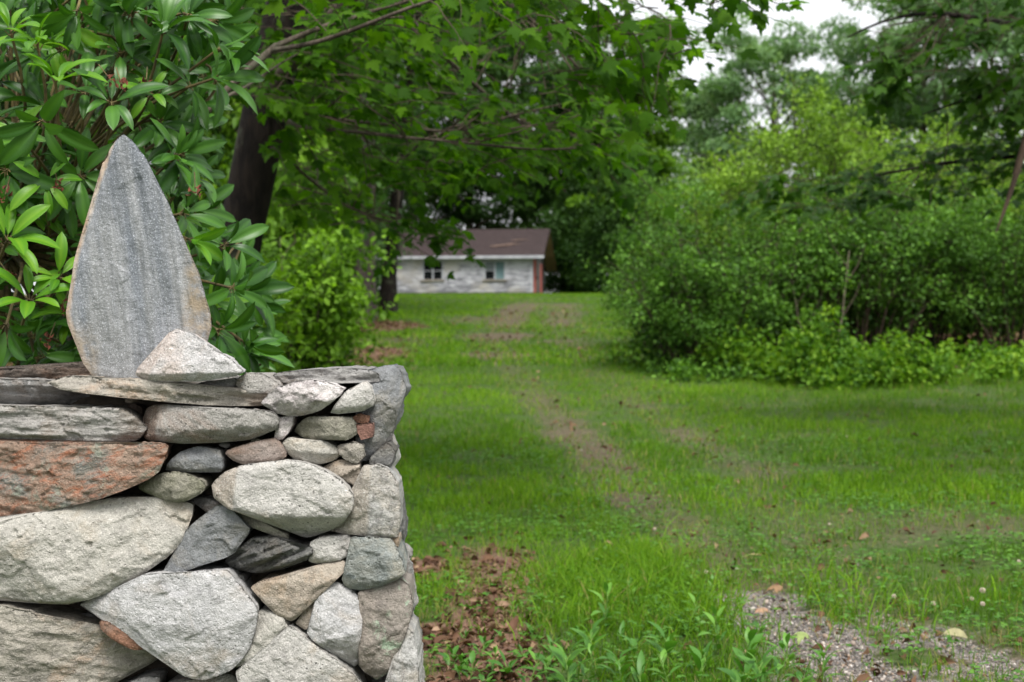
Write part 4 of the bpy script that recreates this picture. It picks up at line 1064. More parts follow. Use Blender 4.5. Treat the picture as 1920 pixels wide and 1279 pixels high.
# ---- the dark wood on the left
GL = 'trees of the shady wood beside the lawn'
pt = tree_geo(19, .30, .52, 4.2, 22, 'pine', leaves=18000, size=.17, sig=.8)
pineL = tree_obj('pine_tree', at(670, 36.5), pt, PBARK, F_DEEP, 'pine with a thick straight grey trunk at the edge of the lawn', 'tree', GL)
place(pineL, 'pine_tree', at(629, 33), 'thinner pine beside the thick grey pine trunk, on its shady side', GL, 2.0, (.55, .55, .95))
place(pineL, 'pine_tree', at(600, 29), 'slim dark pine between the maple trunk and the thick grey pine', GL, 3.0, (.45, .45, .9))
place(pineL, 'pine_tree', at(694, 39), 'slim dark pine trunk just behind the thick grey one', GL, 1.0, (.5, .5, .9))
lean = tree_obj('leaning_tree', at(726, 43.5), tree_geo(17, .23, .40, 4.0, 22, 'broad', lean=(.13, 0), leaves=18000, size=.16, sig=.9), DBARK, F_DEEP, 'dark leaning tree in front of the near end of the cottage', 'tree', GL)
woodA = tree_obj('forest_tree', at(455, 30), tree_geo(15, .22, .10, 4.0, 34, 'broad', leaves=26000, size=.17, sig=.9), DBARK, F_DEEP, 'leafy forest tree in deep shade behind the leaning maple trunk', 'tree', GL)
for px_, d_, s_, l_ in ((300, 26, .95, 'forest tree in shade behind the crown of the rhododendron'), (120, 24, 1.0, 'forest tree behind the outer side of the rhododendron'), (560, 46, 1.1, 'forest tree in the dark gap between maple trunk and pine trunks'), (380, 40, 1.2, 'forest tree far back in the wood behind the rhododendron'), (610, 58, 1.15, 'forest tree deep in the wood behind the thinner pine'), (-60, 34, 1.15, 'forest tree at the outer edge of the wood past the rhododendron'), (210, 52, 1.3, 'tall forest tree in the depth of the wood'), (-330, 27, 1.1, 'forest tree past the outer side of the rhododendron, beyond the wall'), (-120, 46, 1.2, 'tall forest tree far behind the outer side of the rhododendron'), (-500, 40, 1.2, 'forest tree furthest out along the wood edge')):
    place(woodA, 'forest_tree', at(px_, d_), l_, GL, px_ * .37, s_)

# yellow-green saplings between maple trunk and pines
def shrub_geo(w, h, stems, leaves, size, sig, tmpl=OVAL, vbase=.5, base_gap=.08, upright=.5):
    T = MB(); C = []
    for i in range(stems):
        a = i * 2.4 + rng.uniform(-.4, .4); rr = w * .5 * math.sqrt((i + .5) / stems)
        b = np.array([math.cos(a) * rr * .35, math.sin(a) * rr * .35, -.1])
        top = h * rng.uniform(.60, 1.22) * math.sqrt(max(.12, 1 - (rr / (w * .56)) ** 2))
        e = np.array([math.cos(a) * rr, math.sin(a) * rr, top])
        p = wander(b, e, 8, .12); r_ = np.linspace(.012 + .006 * h, .004, 8)
        T.tube(p, r_, 5)
        for s_ in np.linspace(base_gap + .12, 1, max(4, int(top / (sig * .65)))):
            q = np.array([np.interp(s_, np.linspace(0, 1, 8), p[:, k]) for k in range(3)])
            C.append(q)
            for j in range(2):
                a2 = rng.uniform(0, 6.3); L = rng.uniform(.3, 1.0) * sig * 1.5
                q2 = q + L * np.array([math.cos(a2), math.sin(a2), rng.uniform(-.1, .8)])
                if q2[2] > base_gap * h: C.append(q2); T.tube([q, (q + q2) / 2 + [0, 0, .04], q2], [.006, .004, .002], 3)
    C = np.array(C); F = MB()
    Cd = C[rng.uniform(size=len(C)) < min(1, 95 * w * h / 9 / len(C))]
    dome_leaves(F, Cd, leaves * .62, sig * 1.5, .62, size, tmpl, vbase, .16)
    crown_leaves(F, C, leaves * .2 / len(C), sig * rng.uniform(.5, 1.2, len(C)), .75, size, tmpl, vbase=vbase, vspread=.24)
    S2 = []                                    # long arching shoots that break the outline
    top = C[C[:, 2] > h * .35]
    for q in top[rng.integers(0, len(top), int(26 * w))]:
        o_ = q * np.array([1, 1, 0]); o_ = o_ / (np.linalg.norm(o_) + .2) + rng.normal(0, .35, 3)
        L = rng.uniform(.35, .95) * min(1.2, h / 2.6); s_ = np.linspace(0, 1, 7)[:, None]
        p = q + o_ * np.array([1, 1, .2]) * L * .7 * s_ ** 1.2 + np.array([0, 0, 1.]) * L * (1.15 * s_ - .55 * s_ ** 2.4)
        T.tube(p, np.linspace(.006, .0015, 7), 3); S2 += list(p[1:])
    crown_leaves(F, np.array(S2), leaves * .18 / len(S2), .075, 1.0, size * 1.05, tmpl, vbase=min(.8, vbase + .14), vspread=.12)
    return T, F
SP = ('stems', 'foliage')
GS = 'bright saplings under the wood edge'
sapA = tree_obj('sapling', at(556, 15.5), shrub_geo(1.3, 1.75, 20, 7000, .080, .24, OVAL, .58), TWIG, F_BRIGHT, 'bushy yellow-green sapling directly behind the right end of the wall', 'sapling', GS, names=SP)
place(sapA, 'sapling', at(500, 17.5), 'taller yellow-green sapling growing in front of the leaning maple trunk', GS, 1.3, (1.0, 1.0, 1.55))
place(sapA, 'sapling', at(588, 20.5), 'yellow-green sapling close to the foot of the pine trunks', GS, 2.9, (.75, .75, .85))
place(sapA, 'sapling', at(430, 14.0), 'yellow-green sapling mostly hidden behind the rhododendron leaves', GS, 4.2, (1.0, 1.0, 1.0))
place(sapA, 'sapling', at(535, 26), 'tall bright green sapling standing high behind the bushy one', GS, 5.2, (1.3, 1.3, 2.2))
place(sapA, 'sapling', at(470, 24), 'tall green sapling in the gap behind the leaning maple trunk', GS, .2, (1.7, 1.7, 2.7))
place(sapA, 'sapling', at(632, 24), 'low green sapling at the shaded foot of the thick grey pine', GS, .9, (.5, .5, .5))

# ---- thicket on the right
GT = 'shrubs of the thicket beside the lawn'
sh1 = tree_obj('shrub', at(1338, 21.5), shrub_geo(3.3, 2.75, 36, 24000, .064, .25, OVAL, .42, base_gap=.16), TWIG, F_MID, 'rounded green shrub at the near corner of the thicket, nearest the cottage', 'shrub', GT, names=SP)
sh1.scale = (1, 1, .86)
sh2 = tree_obj('shrub', at(1490, 24.5), shrub_geo(3.6, 3.7, 38, 26000, .068, .28, OVAL, .56, base_gap=.25), TWIG, F_OLIVE, 'tallest yellow-green shrub in the middle of the thicket', 'shrub', GT, names=SP)
sh2.scale = (1, 1, 1.1)
sh3 = tree_obj('shrub', at(1590, 22.5), shrub_geo(3.2, 2.5, 34, 18000, .064, .26, OVAL, .42, base_gap=.38), TWIG, F_MID, 'dark green shrub with bare pale stems under its leaves', 'shrub', GT, names=SP)
place(sh1, 'shrub', at(1262, 25.8), 'smaller shrub where the thicket meets the top of the lawn', GT, 1.1, (.75, .75, .95))
place(sh2, 'shrub', at(1365, 26.5), 'yellow-green shrub rising behind the rounded corner shrub', GT, 2.6, (.8, .8, .86))
place(sh3, 'shrub', at(1740, 23.5), 'dark green shrub over the bare bank under the oak boughs', GT, .7, (1.0, 1.0, 1.0))
place(sh2, 'shrub', at(1830, 29.5), 'tall light green shrub at the back, under the long dark oak bough', GT, 4.4, (1.1, 1.1, 1.08))
place(sh1, 'shrub', at(1900, 22.5), 'green shrub at the outer end of the thicket below the broken brown limb', GT, 3.8, (.9, .9, .92))
place(sh2, 'shrub', at(1650, 28.0), 'light green shrub behind the dark one with bare stems', GT, 5.6, (1.0, 1.0, .93))
place(sh3, 'shrub', at(2060, 24.0), 'dark shrub ending the thicket beyond the oak trunk', GT, 2.0, (1.0, 1.0, 1.1))
place(sh1, 'shrub', at(1420, 22.6), 'low green shrub filling the thicket between corner shrub and bare-stemmed one', GT, 5.0, (.72, .72, .8))
place(sh1, 'shrub', at(1690, 26.0), 'dense green shrub deep inside the thicket over the bare bank', GT, .3, (1.0, 1.0, .9))
# pale bare saplings inside the thicket
for k_, (a_, b_, lab) in enumerate((((1518, 632), (1484, 520), 'thin pale bare stem leaning towards the lawn inside the thicket'), ((1556, 622), (1592, 470), 'thin pale bare stem leaning towards the oak inside the thicket'))):
    d_ = 21.2; p0 = at(a_[0], d_); p1 = P(b_[0], b_[1], d_)
    r = empty('bare_sapling', p0); m = MB(); pp_ = wander(p0 - [0, 0, .2], p1, 9, .10); m.tube(pp_, np.linspace(.020, .008, 9), 6, .1)
    m.build('trunk', plain_mat('pale_stem', (92, 84, 70), (120, 110, 94), 9, .85), r, True)
    m = MB()
    for j in (4, 6, 7): m.tube([pp_[j], pp_[j] + [(-1) ** j * .2, .05, .3], pp_[j] + [(-1) ** j * .32, .05, .62]], [.012, .008, .004], 4)
    m.build('branch', TWIG, r, True); tag(r, lab, 'sapling', 'bare saplings in the thicket')

# bramble and weeds in front of the thicket
def undergrowth(name, n, xr, yr, label, mat, hmax, size, cond=None):
    x = rng.uniform(*xr, n); y = rng.uniform(*yr, n)
    c = n2(x, y, 1.0, 3, 33)
    c2_ = n2(x, y, 2.1, 3, 35); c = c * .6 + c2_ * .7
    keep = c > (-.12 + (.22 * (x < 3.1) + .08 * (x > 5.4) if hmax > .7 else 0))
    if cond is not None: keep &= cond(x, y)
    x, y, c = x[keep], y[keep], c[keep]
    cen = np.c_[x, y, gz(x, y)]; hh = hmax * np.clip(.30 + 1.5 * c, .12, 1.25) * rng.uniform(.4, 1, len(x)) * (np.interp(x, [2.2, 2.9, 3.5, 4.3, 5.0, 5.5, 6.4, 9], [.12, .25, .8, 1.2, 1.0, .5, .48, .55]) if hmax > .8 else 1); cen[:, 2] += hh
    hh0 = hh
    F = MB(); crown_leaves(F, cen, 16, .16, .7, size, OVAL, up=1.0, vbase=.5, vspread=.25)
    for (a, b) in zip(cen[::3], hh[::3]): F.tube([a - [0, 0, b], a], [.006, .003], 3, a=.2)
    return tag(F.build(name, mat, None, False, 'v'), label, 'undergrowth', kind='stuff')
edge0 = lambda x, y: (x > 2.55 + .5 * np.sin(y * 1.3)) | (y > 20.5)
undergrowth('undergrowth', 3000, (2.2, 9.5), (17.6, 20.6), 'bright green brambles and weeds along the foot of the thicket', leaf_mat('bramble_leaf', (.040, .110, .010), (.105, .225, .016), (.21, .34, .028), .4, .5, .15), .80, .075, lambda x, y: (x > 2.7 + (20.6 - y) * .45) & (y > 18.1 + .9 * n2(x, y, .8, 3, 45)) & (n2(x, y, .6, 2, 41) > -.30 - .35 * (x < 5)))
undergrowth('fern_patch', 260, (1.3, 3.6), (19.4, 23), 'dark low weeds at the foot of the rounded corner shrub', F_MID, .26, .07, lambda x, y: x > 1.6 + .2 * (22 - y))
undergrowth('wood_undergrowth', 900, (-13, -3.0), (13, 44), 'low green undergrowth along the edge of the shady wood', F_MID, .5, .10, lambda x, y: x < -1.6 - .075 * y + .5 * np.sin(y))
# ------------------------------------------------------------------ maple overhead, oak boughs, rhododendron
ML = maple_leaf(.22)
def maple_sprays(F, T, anchors, dirs, length, nleaf, size, vb=.5, droop=.5, twig_r=.004):
    for a, dr, L in zip(anchors, dirs, length):
        e = a + dr * L; p = wander(a, e, 6, .14, -.04); p[:, 2] -= .12 * L * np.linspace(0, 1, 6) ** 2
        T.tube(p, np.linspace(twig_r, .0015, 6), 4)
        k = max(3, int(nleaf * rng.uniform(.7, 1.3)))
        s_ = np.sort(rng.uniform(.12, 1.0, k)); s_[-1] = 1
        q = np.stack([np.interp(s_, np.linspace(0, 1, 6), p[:, j]) for j in range(3)], 1)
        side = np.cross(dr, [0, 0, 1.]); side = side / (np.linalg.norm(side) + 1e-6)
        sg = np.where(np.arange(k) % 2 == 0, 1, -1)[:, None]
        tan = unit(dr * .7 + side * sg * rng.uniform(.3, 1.0, (k, 1)) + np.c_[np.zeros(k), np.zeros(k), -droop * rng.uniform(.2, 1.6, k)] + rng.normal(0, .2, (k, 3)))
        pet = q + tan * (size * .45)
        for a_, b_ in zip(q, pet): T.tube([a_, b_], [.0016, .0012], 3)
        nrm = unit(np.array([0, 0, 1.]) + rng.normal(0, .42, (k, 3)) + np.array([0, -.35, 0]))
        scatter(*ML, pet, rot_from(nrm, tan), size * rng.uniform(.62, 1.2, k), np.clip(vb + rng.normal(0, .22, k), 0, 1), F)

def pxline(pts): return np.array([P(a, b, d) for a, b, d in pts])
def smooth_line(p, n):
    p = np.asarray(p, float); s = np.r_[0, np.cumsum(np.linalg.norm(np.diff(p, axis=0), axis=1))]; t_ = np.linspace(0, s[-1], n)
    q = np.stack([np.interp(t_, s, p[:, k]) for k in range(3)], 1)
    for _ in range(3): q[1:-1] = .25 * q[:-2] + .5 * q[1:-1] + .25 * q[2:]
    return q

# --- the leaning maple whose boughs hang over the view
base = P(395, 860, 9.6); base[2] = float(gz(base[0], base[1]))
mapl = empty('maple_tree', base)
tag(mapl, 'big maple with a dark leaning trunk behind the rhododendron and leafy boughs overhead', 'tree')
T = MB()
tl = pxline([(380, 900, 9.6), (415, 640, 9.6), (452, 440, 9.6), (478, 300, 9.6), (503, 180, 9.6), (525, 90, 9.6), (548, -20, 9.6), (585, -260, 9.5), (620, -600, 9.4), (640, -1100, 9.3)])
tl[0, 2] = base[2] - .3
tq = smooth_line(tl, 26)
T.tube(tq, np.interp(np.linspace(0, 1, 26), [0, .06, .2, .5, .8, 1], [.27, .20, .155, .145, .11, .05]), 16, .16)
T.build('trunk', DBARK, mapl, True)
limb_px = [
 ([(505, 170, 9.5), (590, 60, 9.2), (720, -60, 8.8), (900, -170, 8.3), (1100, -260, 7.6), (1250, -300, 7.2)], .055),
 ([(498, 205, 9.5), (560, 240, 9.2), (660, 246, 9.0), (760, 258, 8.8), (900, 270, 8.6), (1010, 283, 8.4), (1080, 278, 8.3)], .016),
 ([(500, 190, 9.6), (545, 198, 9.6), (620, 225, 9.8), (730, 233, 10), (850, 252, 10.2), (960, 215, 10.3), (1080, 190, 10.3)], .015),
 ([(560, -80, 9.5), (700, -120, 9.5), (880, -40, 9.6), (1020, 50, 9.8), (1120, 170, 10)], .032),
 ([(540, 0, 9.5), (640, -10, 9.9), (760, 40, 10.4), (860, 130, 10.8), (980, 240, 11.2), (1060, 360, 11.5)], .03),
 ([(490, 240, 9.6), (570, 330, 10.2), (660, 395, 10.8), (780, 430, 11.3), (880, 455, 11.6)], .012),
 ([(530, 60, 9.6), (600, 110, 9.9), (680, 150, 10.2), (780, 170, 10.5), (900, 180, 10.6)], .022),
]
Bm = MB(); tw = MB(); F = MB()
lines = []
for pts, r_ in limb_px:
    q = smooth_line(pxline(pts), 22); lines.append(q)
    Bm.tube(q, np.linspace(r_, .006, 22), 7, .12)
def poly_sample(n, poly):
    poly = np.asarray(poly, float); out = []
    lo, hi = poly.min(0), poly.max(0)
    while len(out) < n:
        p_ = rng.uniform(lo, hi, (n, 2)); out += list(p_[inside(p_, poly)])
    return np.array(out[:n])
def hang(n, poly, dr_, size, nleaf, vb, lr=(.35, .75), bias=(.8, 0, -.1), mbF=None, mbT=None, lines_=None):
    p_ = poly_sample(n, poly); d_ = rng.uniform(*dr_, n)
    A = np.array([P(a, b, d) for (a, b), d in zip(p_, d_)])
    D = unit(rng.normal(0, .6, (n, 3)) * np.array([1, 1, .45]) + np.array(bias))
    L = rng.uniform(*lr, n)
    A0 = A - D * L[:, None] * .5
    maple_sprays(mbF, mbT, A0, D, L, nleaf, size, vb)
    if lines_:
        allp = np.concatenate([q_[:-6] for q_ in lines_])
        for a in A0[::2]:
            dj = np.linalg.norm(allp - a, axis=1) + rng.uniform(0, .6, len(allp)); j = np.argmin(dj)
            if np.linalg.norm(allp[j] - a) < 1.0: mbT.tube(wander(allp[j], a, 5, .12), np.linspace(.007, .004, 5), 4)
hang(125, [(520, 60), (700, -60), (1060, -60), (1130, 120), (1120, 260), (900, 330), (700, 300), (540, 300)], (8.4, 11.5), .098, 14, .5, mbF=F, mbT=tw, lines_=lines)
hang(75, [(700, 290), (900, 260), (1110, 220), (1140, 270), (1080, 300), (940, 310), (760, 360)], (9.2, 12.0), .096, 13, .45, mbF=F, mbT=tw, lines_=lines)
hang(14, [(745, 400), (850, 400), (840, 440), (800, 470), (745, 450)], (10.5, 12.3), .10, 11, .35, mbF=F, mbT=tw, lines_=lines)
hang(30, [(980, -60), (1290, -60), (1290, 60), (1215, 130), (1130, 160), (1040, 130)], (6.8, 8.2), .105, 10, .42, mbF=F, mbT=tw, lines_=lines)
hang(16, [(1080, 90), (1150, 120), (1175, 250), (1170, 330), (1100, 350)], (9.2, 10.8), .11, 9, .42, (.35, .65), (.6, 0, -.3), F, tw, lines)
hang(12, [(1090, 60), (1260, 40), (1265, 140), (1150, 190)], (6.9, 7.8), .105, 7, .42, (.3, .5), (.5, 0, -.55), mbF=F, mbT=tw)
hang(7, [(1320, -50), (1440, -50), (1420, 5), (1340, 10)], (6.9, 7.8), .10, 7, .42, (.25, .45), mbF=F, mbT=tw, lines_=lines)
hang(34, [(440, -60), (640, -60), (620, 200), (540, 300), (450, 250)], (8.2, 9.2), .105, 12, .5, (.35, .7), (.5, -.3, -.1), F, tw, lines)
hang(70, [(430, -40), (700, -60), (720, 120), (600, 230), (520, 250)], (9.8, 12.5), .11, 12, .55, mbF=F, mbT=tw, lines_=lines)
hang(40, [(470, 300), (650, 280), (680, 420), (540, 400)], (10.5, 13), .11, 12, .6, mbF=F, mbT=tw, lines_=lines)
hang(60, [(300, -200), (1300, -260), (1250, -80), (420, -60)], (6.5, 10.5), .115, 12, .5, mbF=F, mbT=tw, lines_=lines)
Bm.build('bough', BARK, mapl, True); tw.build('twig', TWIG, mapl, True)
F.build('crown', F_MAPLE, mapl, False, 'v')

# --- slender grey sapling leaning out of the rhododendron across the maple trunk
b0 = P(215, 700, 6.6); b0[2] = float(gz(b0[0], b0[1]))
sp = empty('leaning_sapling', b0)
tag(sp, 'slender grey-barked sapling leaning out from behind the rhododendron across the maple trunk', 'sapling')
m = MB(); q = smooth_line(np.concatenate([[b0 - [0, 0, .2]], pxline([(300, 330, 6.6), (352, 240, 6.6), (410, 180, 6.6), (462, 128, 6.6), (520, 85, 6.6)])]), 20)
m.tube(q, np.linspace(.028, .016, 20), 9, .15)
q1 = smooth_line(pxline([(518, 86, 6.6), (600, 50, 6.7), (700, 20, 6.8), (800, -8, 6.9), (930, -60, 7.0)]), 14); m.tube(q1, np.linspace(.013, .006, 14), 7, .1)
q2 = smooth_line(pxline([(505, 95, 6.6), (590, 83, 6.5), (677, 51, 6.4), (745, 22, 6.4), (812, 0, 6.3), (900, -30, 6.2)]), 14); m.tube(q2, np.linspace(.012, .006, 14), 7, .1)
m.tube(smooth_line(pxline([(400, 190, 6.6), (450, 175, 6.7), (520, 120, 6.9), (560, 100, 7)]), 8), np.linspace(.009, .004, 8), 5)
m.build('trunk', BARK, sp, True)
F = MB(); tw = MB()
maple_sprays(F, tw, list(q1[4:]) + list(q2[4:]), list(unit(rng.normal(0, .7, (20, 3)) + np.array([.6, -.1, .1]))), rng.uniform(.25, .5, 20), 8, .10, .55)
tw.build('twig', TWIG, sp, True); F.build('crown', F_MAPLE, sp, False, 'v')

# --- oak at the right edge: trunk outside the frame, dark boughs hanging in
ob = at(2090, 13.5); oak = empty('oak_tree', ob)
tag(oak, 'oak just outside the clearing whose dark boughs hang into view over the thicket', 'tree')
T = MB(); tq = smooth_line(np.array([ob - [0, 0, .3], ob + [.05, 0, 2.5], ob + [0, .1, 5], ob + [.2, .1, 8.5], ob + [.1, .2, 12]]), 20)
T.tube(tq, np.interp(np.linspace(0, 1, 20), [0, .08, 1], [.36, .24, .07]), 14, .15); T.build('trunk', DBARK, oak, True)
Bm = MB(); tw = MB(); F = MB(); lines = []
for pts, r_ in (([(2080, 120, 13.5), (1990, 60, 13.2), (1860, 40, 12.8), (1740, 20, 12.4), (1640, 40, 12.1), (1590, 70, 12)], .05), ([(2085, -60, 13.5), (1950, -90, 13), (1800, -80, 12.6), (1680, -40, 12.2)], .06),
                ([(2085, 240, 13.5), (1990, 170, 13.4), (1900, 165, 13.3), (1800, 190, 13.0), (1730, 215, 12.9)], .035), ([(2088, 330, 13.5), (1980, 290, 13.6), (1860, 295, 13.8), (1740, 310, 14), (1640, 330, 14.2), (1560, 345, 14.4)], .035)):
    q = smooth_line(pxline(pts), 18); lines.append(q); Bm.tube(q, np.linspace(r_, .008, 18), 7, .12)
hang(44, [(1685, -60), (1960, -60), (1960, 110), (1790, 120), (1690, 130), (1620, 110), (1590, 60)], (12, 13.5), .12, 12, .35, (.4, .8), (-.7, 0, -.1), F, tw, lines)
hang(22, [(1650, 90), (1720, 90), (1700, 170), (1660, 170)], (12, 12.6), .12, 9, .35, (.3, .6), (-.4, 0, -.4), F, tw, lines)
hang(34, [(1780, 120), (1960, 100), (1960, 235), (1860, 215), (1790, 190)], (12.6, 13.6), .12, 12, .4, (.4, .8), (-.6, 0, -.2), F, tw, lines)
hang(58, [(1380, 350), (1560, 310), (1760, 275), (1960, 240), (1960, 350), (1760, 370), (1600, 390), (1400, 400)], (13.4, 14.6), .11, 12, .22, (.4, .8), (-.8, 0, 0), F, tw, lines)
hang(24, [(1960, -100), (2200, -100), (2200, 300), (1960, 300)], (12.6, 14), .12, 12, .4, (.5, .9), (0, -.4, 0), F, tw, lines)
hang(90, [(1900, -500), (2600, -500), (2600, 200), (2000, 100)], (7.5, 12), .13, 14, .4, (.5, .9), (0, -.4, 0), F, tw)  # unseen sprays added overhead, out of frame, to shade the lawn
Bm.build('bough', DBARK, oak, True); tw.build('twig', TWIG, oak, True); F.build('crown', F_OAK, oak, False, 'v')
m = MB(); q = smooth_line(pxline([(1960, 150, 12.9), (1925, 250, 12.9), (1905, 330, 12.9), (1885, 390, 12.9), (1868, 435, 12.9)]), 14)
m.tube(q, np.interp(np.linspace(0, 1, 14), [0, .55, 1], [.034, .032, .007]), 8, .2); lb = m.build('broken_limb', plain_mat('dead_brown_wood', (66, 54, 45), (88, 72, 60), 9, .9, .6), oak, True)
lb['label'] = 'broken brown limb hanging down'

# --- rhododendron behind the wall
rb = np.array([-1.75, 4.6, 0.0]); rhod = empty('rhododendron', rb)
tag(rhod, 'large glossy rhododendron shrub behind the stone wall with fresh light green shoots', 'shrub')
RH = [ellip(.142, 8, dr, fo) for dr, fo in ((.14, .25), (.30, .15), (.46, .3), (.02, .35))]
RH_N = [ellip(.15, 7, .16, .4), ellip(.16, 7, .34, .25)]
R_OLD = leaf_mat('rhododendron_leaf', (.017, .060, .009), (.036, .110, .013), (.072, .185, .022), .2, .36, .28)
R_NEW = leaf_mat('rhododendron_new_leaf', (.05, .155, .010), (.095, .245, .014), (.17, .34, .022), .35, .4, .3)
old = [MB() for _ in RH]; new = [MB() for _ in RH_N]; stem = MB()
hubs = [np.array([-1.55, 4.7, .75]), np.array([-1.9, 4.5, .9]), np.array([-1.35, 4.85, .6]), np.array([-2.2, 4.6, .7]), np.array([-1.6, 4.5, 1.5]), np.array([-1.15, 5.0, 1.0])]
for h_ in hubs: stem.tube(wander(rb + [0, 0, -.1], h_, 7, .10), np.linspace(.035, .018, 7), 7, .15)
def whorl(c, ax, n, L, kind, el0, spread=.35, stemto=True, vb=.5):
    ax = ax / np.linalg.norm(ax); ref = np.array([0, 0, 1.]) if abs(ax[2]) < .9 else np.array([1., 0, 0])
    u_ = np.cross(ax, ref); u_ /= np.linalg.norm(u_); w_ = np.cross(ax, u_)
    a0 = rng.uniform(0, 6.3)
    for i_ in range(n):
        a_ = a0 + i_ * 2 * math.pi / n + rng.normal(0, .18); el = el0 + rng.normal(0, spread)
        out = math.cos(a_) * u_ + math.sin(a_) * w_
        tan = ax * math.cos(el) + out * math.sin(el); tan = tan + np.array([0, 0, -.10])
        nrm = ax * math.sin(el) - out * math.cos(el) + np.array([0, 0, .35])
        sc = L * rng.uniform(.62, 1.08)
        mbs = old if kind == 'old' else new; k_ = rng.integers(len(mbs))
        tm = (RH if kind == 'old' else RH_N)[k_]
        b_ = c + tan / np.linalg.norm(tan) * .016
        if kind == 'old' or True: stem.tube([c - ax * .01 * (i_ % 3), b_], [.0022, .0016], 4, a=.6)
        scatter(*tm, b_[None], rot_from(nrm[None], tan[None]), np.array([sc]), np.clip(np.array([vb + rng.normal(0, .2)]), 0, 1), mbs[k_])
        mbs[k_].a[-1] = np.clip(mbs[k_].a[-1] + np.where(np.arange(len(tm[0])) % 5 == 2, .38, -.04), 0, 1)
    if stemto:
        j = np.argmin([np.linalg.norm(h_ - c) for h_ in hubs]); h_ = hubs[j]
        mid = c - ax * min(.28, .5 * np.linalg.norm(c - h_))
        q = smooth_line(np.array([h_, h_ * .45 + mid * .55 + rng.normal(0, .05, 3), mid, c]), 9)
        stem.tube(q, np.linspace(.008, .004, 9), 5)
# whorls read off the photograph: px, py, depth, axis (x right, y away, z up), leaf length m, leaves, kind
for (px_, py_, d_, ax, n_, L_, kd, el) in (
 (405, 146, 4.0, (.9, -.4, .15), 8, .150, 'old', 1.0), (410, 92, 4.05, (.8, -.3, .5), 7, .135, 'old', 1.0), (306, 58, 4.0, (.3, -.5, .8), 8, .130, 'old', 1.2),
 (209, 193, 3.85, (.2, -.7, .5), 8, .140, 'old', 1.25), (104, 152, 3.8, (.1, -.5, .9), 7, .135, 'new', 1.0), (80, 228, 3.75, (0, -.6, -.5), 8, .155, 'old', 1.0),
 (70, 84, 3.85, (-.1, -.4, .9), 7, .115, 'new', 1.1), (160, 174, 3.95, (.2, -.5, .6), 7, .13, 'old', 1.1), (358, 160, 4.05, (.5, -.5, .2), 6, .11, 'old', 1.2), (283, 175, 4.0, (.3, -.7, .2), 6, .09, 'new', 1.3),
 (326, 298, 4.0, (.6, -.5, .4), 8, .125, 'old', 1.2), (345, 400, 3.95, (.8, -.4, .1), 7, .13, 'old', 1.1), (352, 448, 3.9, (.8, -.5, -.4), 5, .11, 'new', .7), (435, 540, 4.0, (.8, -.5, -.2), 8, .14, 'old', .9),
 (455, 640, 4.05, (.7, -.4, -.5), 7, .14, 'old', .8), (395, 560, 4.1, (.5, -.6, 0), 8, .13, 'old', 1.1), (420, 460, 4.1, (.7, -.5, .2), 8, .13, 'old', 1.1), (14, 450, 3.75, (.4, -.5, .5), 8, .145, 'new', .9),
 (55, 562, 3.75, (.3, -.5, .5), 7, .12, 'new', 1.1), (12, 610, 3.75, (.1, -.6, -.4), 7, .13, 'old', 1.0), (110, 520, 3.8, (.3, -.6, .3), 7, .10, 'new', 1.1), (86, 340, 3.8, (.1, -.8, .2), 7, .10, 'new', 1.3), (150, 330, 3.9, (.1, -.8, -.1), 8, .13, 'old', 1.3),
 (20, 60, 3.9, (-.1, -.5, .8), 8, .12, 'new', 1.0), (10, 320, 3.8, (0, -.8, -.2), 8, .14, 'old', 1.2), (40, 260, 3.85, (-.1, -.8, .3), 7, .09, 'new', 1.3), (225, 100, 4.1, (.2, -.6, .6), 8, .13, 'old', 1.2), (145, 20, 4.0, (0, -.5, -.6), 7, .14, 'old', .9),
 (250, 20, 4.1, (.2, -.5, .7), 8, .13, 'old', 1.1), (355, 250, 4.2, (.5, -.6, .2), 7, .12, 'old', 1.2), (300, 230, 4.1, (.3, -.7, -.2), 7, .12, 'old', 1.1), (365, 330, 4.1, (.6, -.5, 0), 7, .12, 'old', 1.1), (410, 620, 3.95, (.6, -.5, -.3), 7, .13, 'old', .9)):
    whorl(P(px_, py_, d_), np.array(ax, float), n_, L_, kd, el, vb=.6 if kd == 'old' else .5)
pp_ = poly_sample(520, [(-420, -160), (300, -140), (420, 30), (440, 120), (385, 210), (340, 250), (390, 420), (470, 530), (485, 660), (470, 760), (-420, 760)])
for (a, b) in pp_:
    d_ = rng.uniform(4.0, 5.7); c_ = P(a, b, d_)
    ax = unit(np.array([rng.normal(0, .5) + (a - 150) / 600, -rng.uniform(.3, .9), rng.normal(.35, .45)]))
    whorl(c_, ax, int(rng.integers(6, 10)), rng.uniform(.11, .15), 'old' if rng.uniform() > .13 else 'new', rng.uniform(.9, 1.35), stemto=rng.uniform() < .3, vb=rng.uniform(.3, .6))
SEEDM = plain_mat('rusty_seed_head', (112, 62, 46), (78, 46, 34), 60, .9)
for (px_, py_, d_) in ((209, 152, 3.85), (228, 158, 3.85), (274, 156, 3.9), (109, 348, 3.8), (366, 355, 3.9), (10, 365, 3.75), (118, 575, 3.8), (20, 520, 3.75), (90, 640, 3.8)):
    seed = MB()
    for j in range(9):
        c_ = P(px_, py_, d_) + rng.normal(0, .008, 3)
        scatter(*lance(.3, 3, .5, .9), c_[None], rot_from(rdir(1), rdir(1)), np.array([rng.uniform(.010, .020)]), np.array([rng.uniform()]), seed)
    c_ = P(px_, py_, d_); stem.tube([c_, c_ + [rng.normal(0, .02), .03, .05]], [.002, .002], 4)
    sd_ = seed.build('seed_head', SEEDM, rhod, False); sd_['label'] = 'rusty brown withered flower head'
stem.build('stems', plain_mat('rhododendron_stem', (70, 62, 40), (104, 92, 56), 25, .8), rhod, True)
